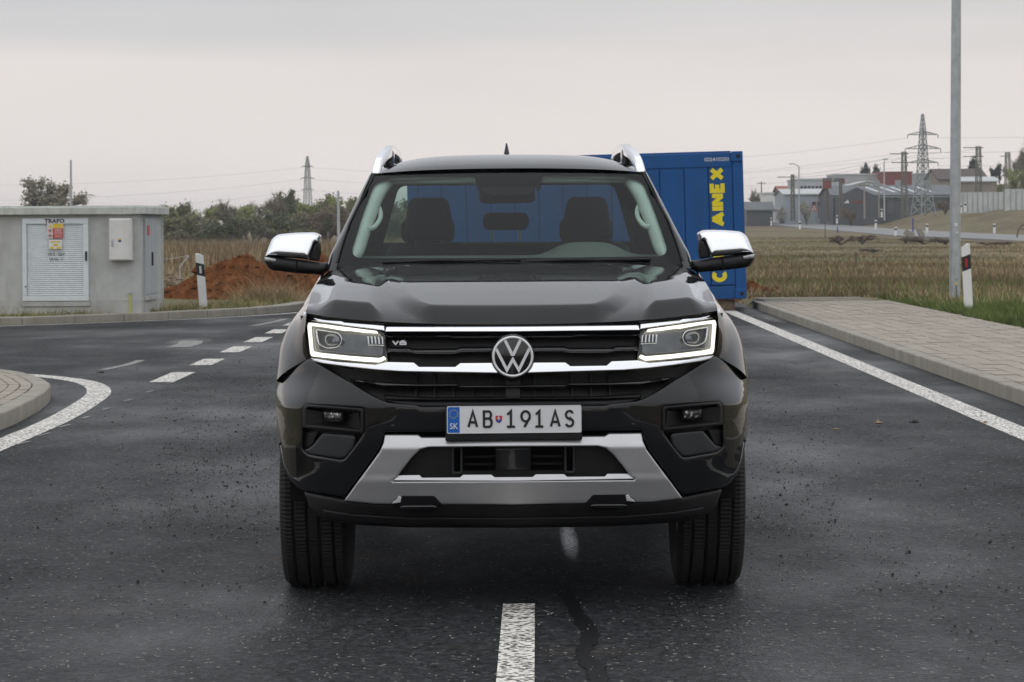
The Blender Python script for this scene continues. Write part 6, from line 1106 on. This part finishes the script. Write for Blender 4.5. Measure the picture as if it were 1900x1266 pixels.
# ---- body sides, cab sides, bed
xs_side = pch([.40, .60, .85, .97, 1.08, 1.20, 1.24, 1.45, 1.70], [.90, .925, .935, .925, .893, .835, .795, .715, .62])
def side_panel(name, m, outline, e=0., holes=(), depth=.0, y0=0, **k):
    def fn(u, v, ee=0.):
        z = H + (CY-np.asarray(v))/450.; return np.stack([s*(xs_side(z)-e-np.asarray(ee)*1.0), np.asarray(u)/450.*1.0 + 0*z, z], -1)
    q = lambda P: [(y*450, CY-(z-H)*450) for y, z in P]
    return panel(name, m, TR, q(outline), fn=fn, depth=0, step=26, r=4, rd=.004, holes=[q(h) for h in holes], bstep=18, smooth=50)
for s in (1, -1):
    side_panel('front_door', 'car_paint', [(1.605, .47), (2.62, .44), (2.62, 1.225), (1.66, 1.262), (1.605, 1.25)])
    side_panel('rear_door', 'car_paint', [(2.63, .44), (3.45, .44), (3.66, .80), (3.70, 1.225), (2.63, 1.225)])
    arch = [(4.17-.47*math.cos(math.pi*k/12), .385+.47*math.sin(math.pi*k/12)) for k in range(13)]
    side_panel('bed_side', 'car_paint', [(3.46, .44), (3.70, .44)] + arch + [(4.64, .45), (5.22, .55), (5.25, 1.21), (3.71, 1.215), (3.67, .80)])
    side_panel('side_window', 'side_glass', [(1.80, 1.25), (2.60, 1.235), (2.60, 1.66), (2.30, 1.665), (2.08, 1.60)], e=.012)
    side_panel('side_window', 'side_glass', [(2.68, 1.235), (3.62, 1.235), (3.50, 1.64), (2.68, 1.66)], e=.012)
    side_panel('window_frame', 'gloss_black', [(1.66, 1.262), (2.62, 1.225), (3.70, 1.225), (3.95, 1.25), (4.02, 1.69), (2.2, 1.70), (2.05, 1.62)], e=.004, holes=[[(1.84, 1.258), (2.59, 1.242), (2.59, 1.655), (2.30, 1.66), (2.10, 1.60)], [(2.69, 1.242), (3.61, 1.242), (3.50, 1.635), (2.69, 1.655)]])
    MB().rbox((s*.905, 2.45, 1.08), (.03, .18, .03), .01).build('door_handle', 'chrome', TR); MB().rbox((s*.905, 3.4, 1.08), (.03, .18, .03), .01).build('door_handle', 'chrome', TR)
    MB().rbox((s*.90, 2.5, .40), (.14, 1.75, .05), .02).build('side_step', 'trim_black', TR)
    side_panel('cab_corner', 'car_paint', [(3.71, 1.225), (4.05, 1.225), (4.05, 1.70), (4.02, 1.70), (3.96, 1.25)], e=.0)
# cab rear wall with window, bed
def rearfn(u, v, e=0.): z = H+(CY-np.asarray(v))/450.; return np.stack([np.asarray(u)/450., 4.06 - .10*(z-1.2)+np.asarray(e)+0*z, z], -1)
rq = lambda P: [(x*450, CY-(z-H)*450) for x, z in P]
panel('cab_rear', 'car_paint', TR, rq([(-.80, .5), (.80, .5), (.80, 1.24), (.61, 1.71), (-.61, 1.71), (-.80, 1.24)]), fn=rearfn, depth=0, step=30, r=2, rd=0, holes=[rounded(rq([(-.66, 1.27), (.66, 1.27), (.55, 1.66), (-.55, 1.66)]), 18)])
panel('rear_window', 'rear_glass', TR, rounded(rq([(-.67, 1.26), (.67, 1.26), (.56, 1.67), (-.56, 1.67)]), 18), fn=rearfn, off=.004, depth=0, step=40, r=1, rd=0)
MB().box((0, 4.65, .78), (1.6, 1.15, .04)).build('bed_floor', 'trim_black', TR); tg = MB().rbox((0, 5.25, .98), (1.62, .06, .5), .015).build('tailgate', 'car_paint', TR); MB().rbox((0, 5.33, .55), (1.75, .12, .2), .03).build('rear_bumper', 'chrome', TR)
for s in (1, -1): MB().rbox((s*.84, 4.65, 1.0), (.08, 1.15, .42), .02).build('bed_wall', 'trim_black', TR); MB().rbox((s*.88, 5.27, 1.0), (.1, .05, .38), .02).build('tail_lamp', 'reflector_red', TR)
MB().box((0, 2.85, .58), (1.6, 2.4, .05)).build('cab_floor', 'cabin_dark', TR)
# ---- interior
MB().add([tuple(p) for p in [(-.74, 1.52, 1.26), (.74, 1.52, 1.26), (.72, 1.95, 1.322), (-.72, 1.95, 1.322), (-.70, 2.15, 1.27), (.70, 2.15, 1.27), (.70, 2.2, .8), (-.70, 2.2, .8), (-.4, 1.36, 1.262), (.4, 1.36, 1.262)]], [(8, 9, 1, 0), (0, 1, 2, 3), (3, 2, 5, 4), (4, 5, 6, 7)]).build('dashboard', 'dash', TR, 60)
hum = [[(x, y, z0 + hz*math.exp(-((x-.345)/.165)**4)) for x in np.linspace(.08, .62, 13)] for (y, z0, hz) in ((1.62, 1.27, .0), (1.80, 1.298, .035), (1.95, 1.318, .055), (2.04, 1.318, .052), (2.10, 1.29, .02))]
loft('instrument_hood', hum, 'dash', TR, 4, 3)
sw_c = Vector((.352, 2.22, 1.232)); tilt = math.radians(64); st = []
for i in range(41):
    a = 2*math.pi*i/40; st.append(sw_c + Vector((.185*math.cos(a), .185*math.sin(a)*math.cos(tilt), .185*math.sin(a)*math.sin(tilt))))
swo = MB().path(st, .016, 8).build('steering_wheel', 'cabin_dark', TR, 60); MB().rbox(tuple(sw_c), (.3, .05, .1), .02).build('wheel_hub', 'cabin_dark', swo)
for s in (1, -1):
    se = empty('front_seat', (s*.375, 2.75, .75)); se.parent = TR
    MB().rbox((0, -.12, .0), (.52, .5, .16), .05, 3).build('seat_cushion', 'seat_fabric', se, 60); MB().rbox((0, .17, .32), (.50, .15, .62), .06, 3, R=Matrix.Rotation(-.18, 3, 'X'), taper=(.82, .8)).build('backrest', 'seat_fabric', se, 60)
    MB().rbox((0, .16, .735), (.25, .11, .205), .035, 3, R=Matrix.Rotation(-.06, 3, 'X'), taper=(.74, .75)).build('headrest', 'seat_fabric', se, 60)
    for q in (-.06, .06): MB().tube((q, .18, .58), (q, .17, .68), .007, n=6).build('headrest_rod', 'chrome', se)
    q = [C(np.array([s*u]), np.array([float(v)]), scr(np.array([s*u]), np.array([float(v)]))[0, 1] + e)[0] for u, v, e in ((252, 375, .10), (240, 386, .16), (239, 404, .17), (250, 420, .13), (262, 424, .08))]
    MB().path(smooth_path([Vector(p) for p in q], 4), .011, 8).build('grab_handle', 'trim_light', TR, 60)
    rows = []
    for v, uo, wd_ in ((484, 297, 14), (466, 293, 22), (430, 283, 24), (400, 273, 26), (370, 261, 26), (345, 250, 32), (334, 246, 40)):
        b = lambda u, e: C(np.array([u]), np.array([float(v)]), scr(np.array([u]), np.array([float(v)]))[0, 1] + e)[0]; rows.append([b(uo+9, .02), b(uo-3, .03), b(uo-wd_*.6, .06), b(uo-wd_, .12), b(uo-wd_-2, .2)])
    loft('pillar_trim', rows, 'trim_light', TR, 4, 4, s)
    MB().rbox((s*.80, 2.6, 1.0), (.05, 1.9, .46), .02).build('door_card', 'cabin_dark', TR); MB().rbox((s*.685, 2.64, 1.47), (.05, .12, .50), .015, R=Matrix.Rotation(-s*.46, 3, 'Y')).build('centre_pillar', 'headliner', TR)
rows = [[C(np.array([u]), np.array([v]), scr(np.array([u]), np.array([v]))[0, 1] + e)[0] for u in (-240, -160, -63, 0, 63, 160, 240)] for v, e in ((325., .03), (332., .06), (341., .14), (338., .34))]
loft('header_trim', rows, 'trim_light', TR, 4, 4)
MB().rbox((0, 3.68, .80), (1.35, .5, .2), .06).build('rear_bench', 'seat_fabric', TR); rb = MB().rbox((0, 3.90, 1.09), (1.35, .14, .56), .05, 3).build('rear_backrest', 'seat_fabric', TR, 60)
for x, w_, z0, h_ in ((-.005, .235, 1.475, .09), (-.40, .27, 1.43, .12), (.40, .27, 1.43, .12)): MB().rbox((x, 3.86, z0), (w_, .08, h_), .035, 3).build('rear_headrest', 'seat_fabric', rb, 60); [MB().tube((x+q, 3.88, 1.34), (x+q, 3.87, 1.44), .006, n=6).build('headrest_rod', 'chrome', rb) for q in (-.07, .07)]
# ---- door mirrors
for sg in (0, 1):
    k = dict(mirror=bool(sg)); s = -1 if sg else 1; mf = flatfn(1.60)
    dm = panel('door_mirror', 'trim_black', TR, rounded([(456, 473), (455, 483), (445, 498.5), (396, 504.5), (350, 508), (336, 500), (339, 486), (362, 485), (374, 482), (446, 473)], [3, 5, 8, 3, 3, 3, 3, 3, 3, 3]), fn=mf, off=.0, depth=.14, r=9, rd=.045, step=5, bstep=4, **k)
    panel('mirror_cap', 'chrome', dm, rounded([(453.5, 473), (441, 441), (430, 432.5), (399, 429.5), (363, 429), (351, 435), (353, 449), (359.5, 450), (372, 479)], [3, 10, 10, 10, 5, 4, 3, 2, 2]), fn=lambda u, v, e=0.: C(u, v, 1.60 + (480-np.asarray(v))*.0011 + np.asarray(e)), off=-.012, depth=.12, r=15, rd=.05, step=4, bstep=3, **k)
    panel('mirror_inner', 'trim_black', dm, rounded([(353.5, 448), (360.5, 450), (373, 480), (355, 483), (351.5, 466)], 2), fn=mf, off=.03, depth=.1, r=3, rd=.01, step=5, **k)
    panel('mirror_indicator', 'indicator_clear', dm, rounded([(455, 474), (454.5, 482), (449, 484), (434, 486), (432, 478), (446, 475)], 2), fn=mf, off=-.004, depth=.03, r=5, rd=.02, step=3, **k)
    panel('mirror_glass', 'chrome', dm, rounded([(448, 470), (438, 440), (365, 436), (372, 478)], 6), fn=flatfn(1.772), off=0, depth=-.006, r=1, rd=0, step=10, **k)
    panel('mirror_seam', 'cabin_dark', dm, [(393.5, 482), (396, 482), (397.5, 505), (395, 505.5)], fn=mf, off=-.002, depth=.01, r=.6, rd=.001, step=4, **k)
# ---- rain beads on bonnet and rear window
bv = bpy.data.objects['bonnet'].data; co = np.array([v.co for v in bv.vertices]); co = co[(co[:, 1] > .35)]; idx = RNG.integers(0, len(co), 900); P = co[idx] + RNG.normal(0, .006, (900, 3))*np.array([1, 1, 0]); stones('rain_beads', P, RNG.uniform(.0006, .0016, 900), 'lamp_lens', TR)
P = np.stack([RNG.uniform(-.52, .52, 260), np.full(260, 4.015), RNG.uniform(1.38, 1.64, 260)], -1); P[:, 1] = 4.052 - .10*(P[:, 2]-1.2); stones('rain_beads', P, RNG.uniform(.001, .002, 260), 'raindrop', TR)

# ------------------------------------------------------------------ hazy air
hz = MB().box((0, 1490, 8.5), (5200, 5600, 23)).build('haze', None); tag(hz, kind='stuff')
hm = bpy.data.materials.new('haze'); hm.use_nodes = True; ht = hm.node_tree; ht.nodes.clear(); MATS['haze'] = hm
ho = ht.nodes.new('ShaderNodeOutputMaterial'); hv = ht.nodes.new('ShaderNodeVolumePrincipled'); ht.links.new(hv.outputs[0], ho.inputs['Volume'])
hv.inputs['Color'].default_value = (.93, .94, .97, 1); hv.inputs['Density'].default_value = .00026; hv.inputs['Anisotropy'].default_value = .2
hz.data.materials.append(hm); SC.cycles.volume_bounces = 0
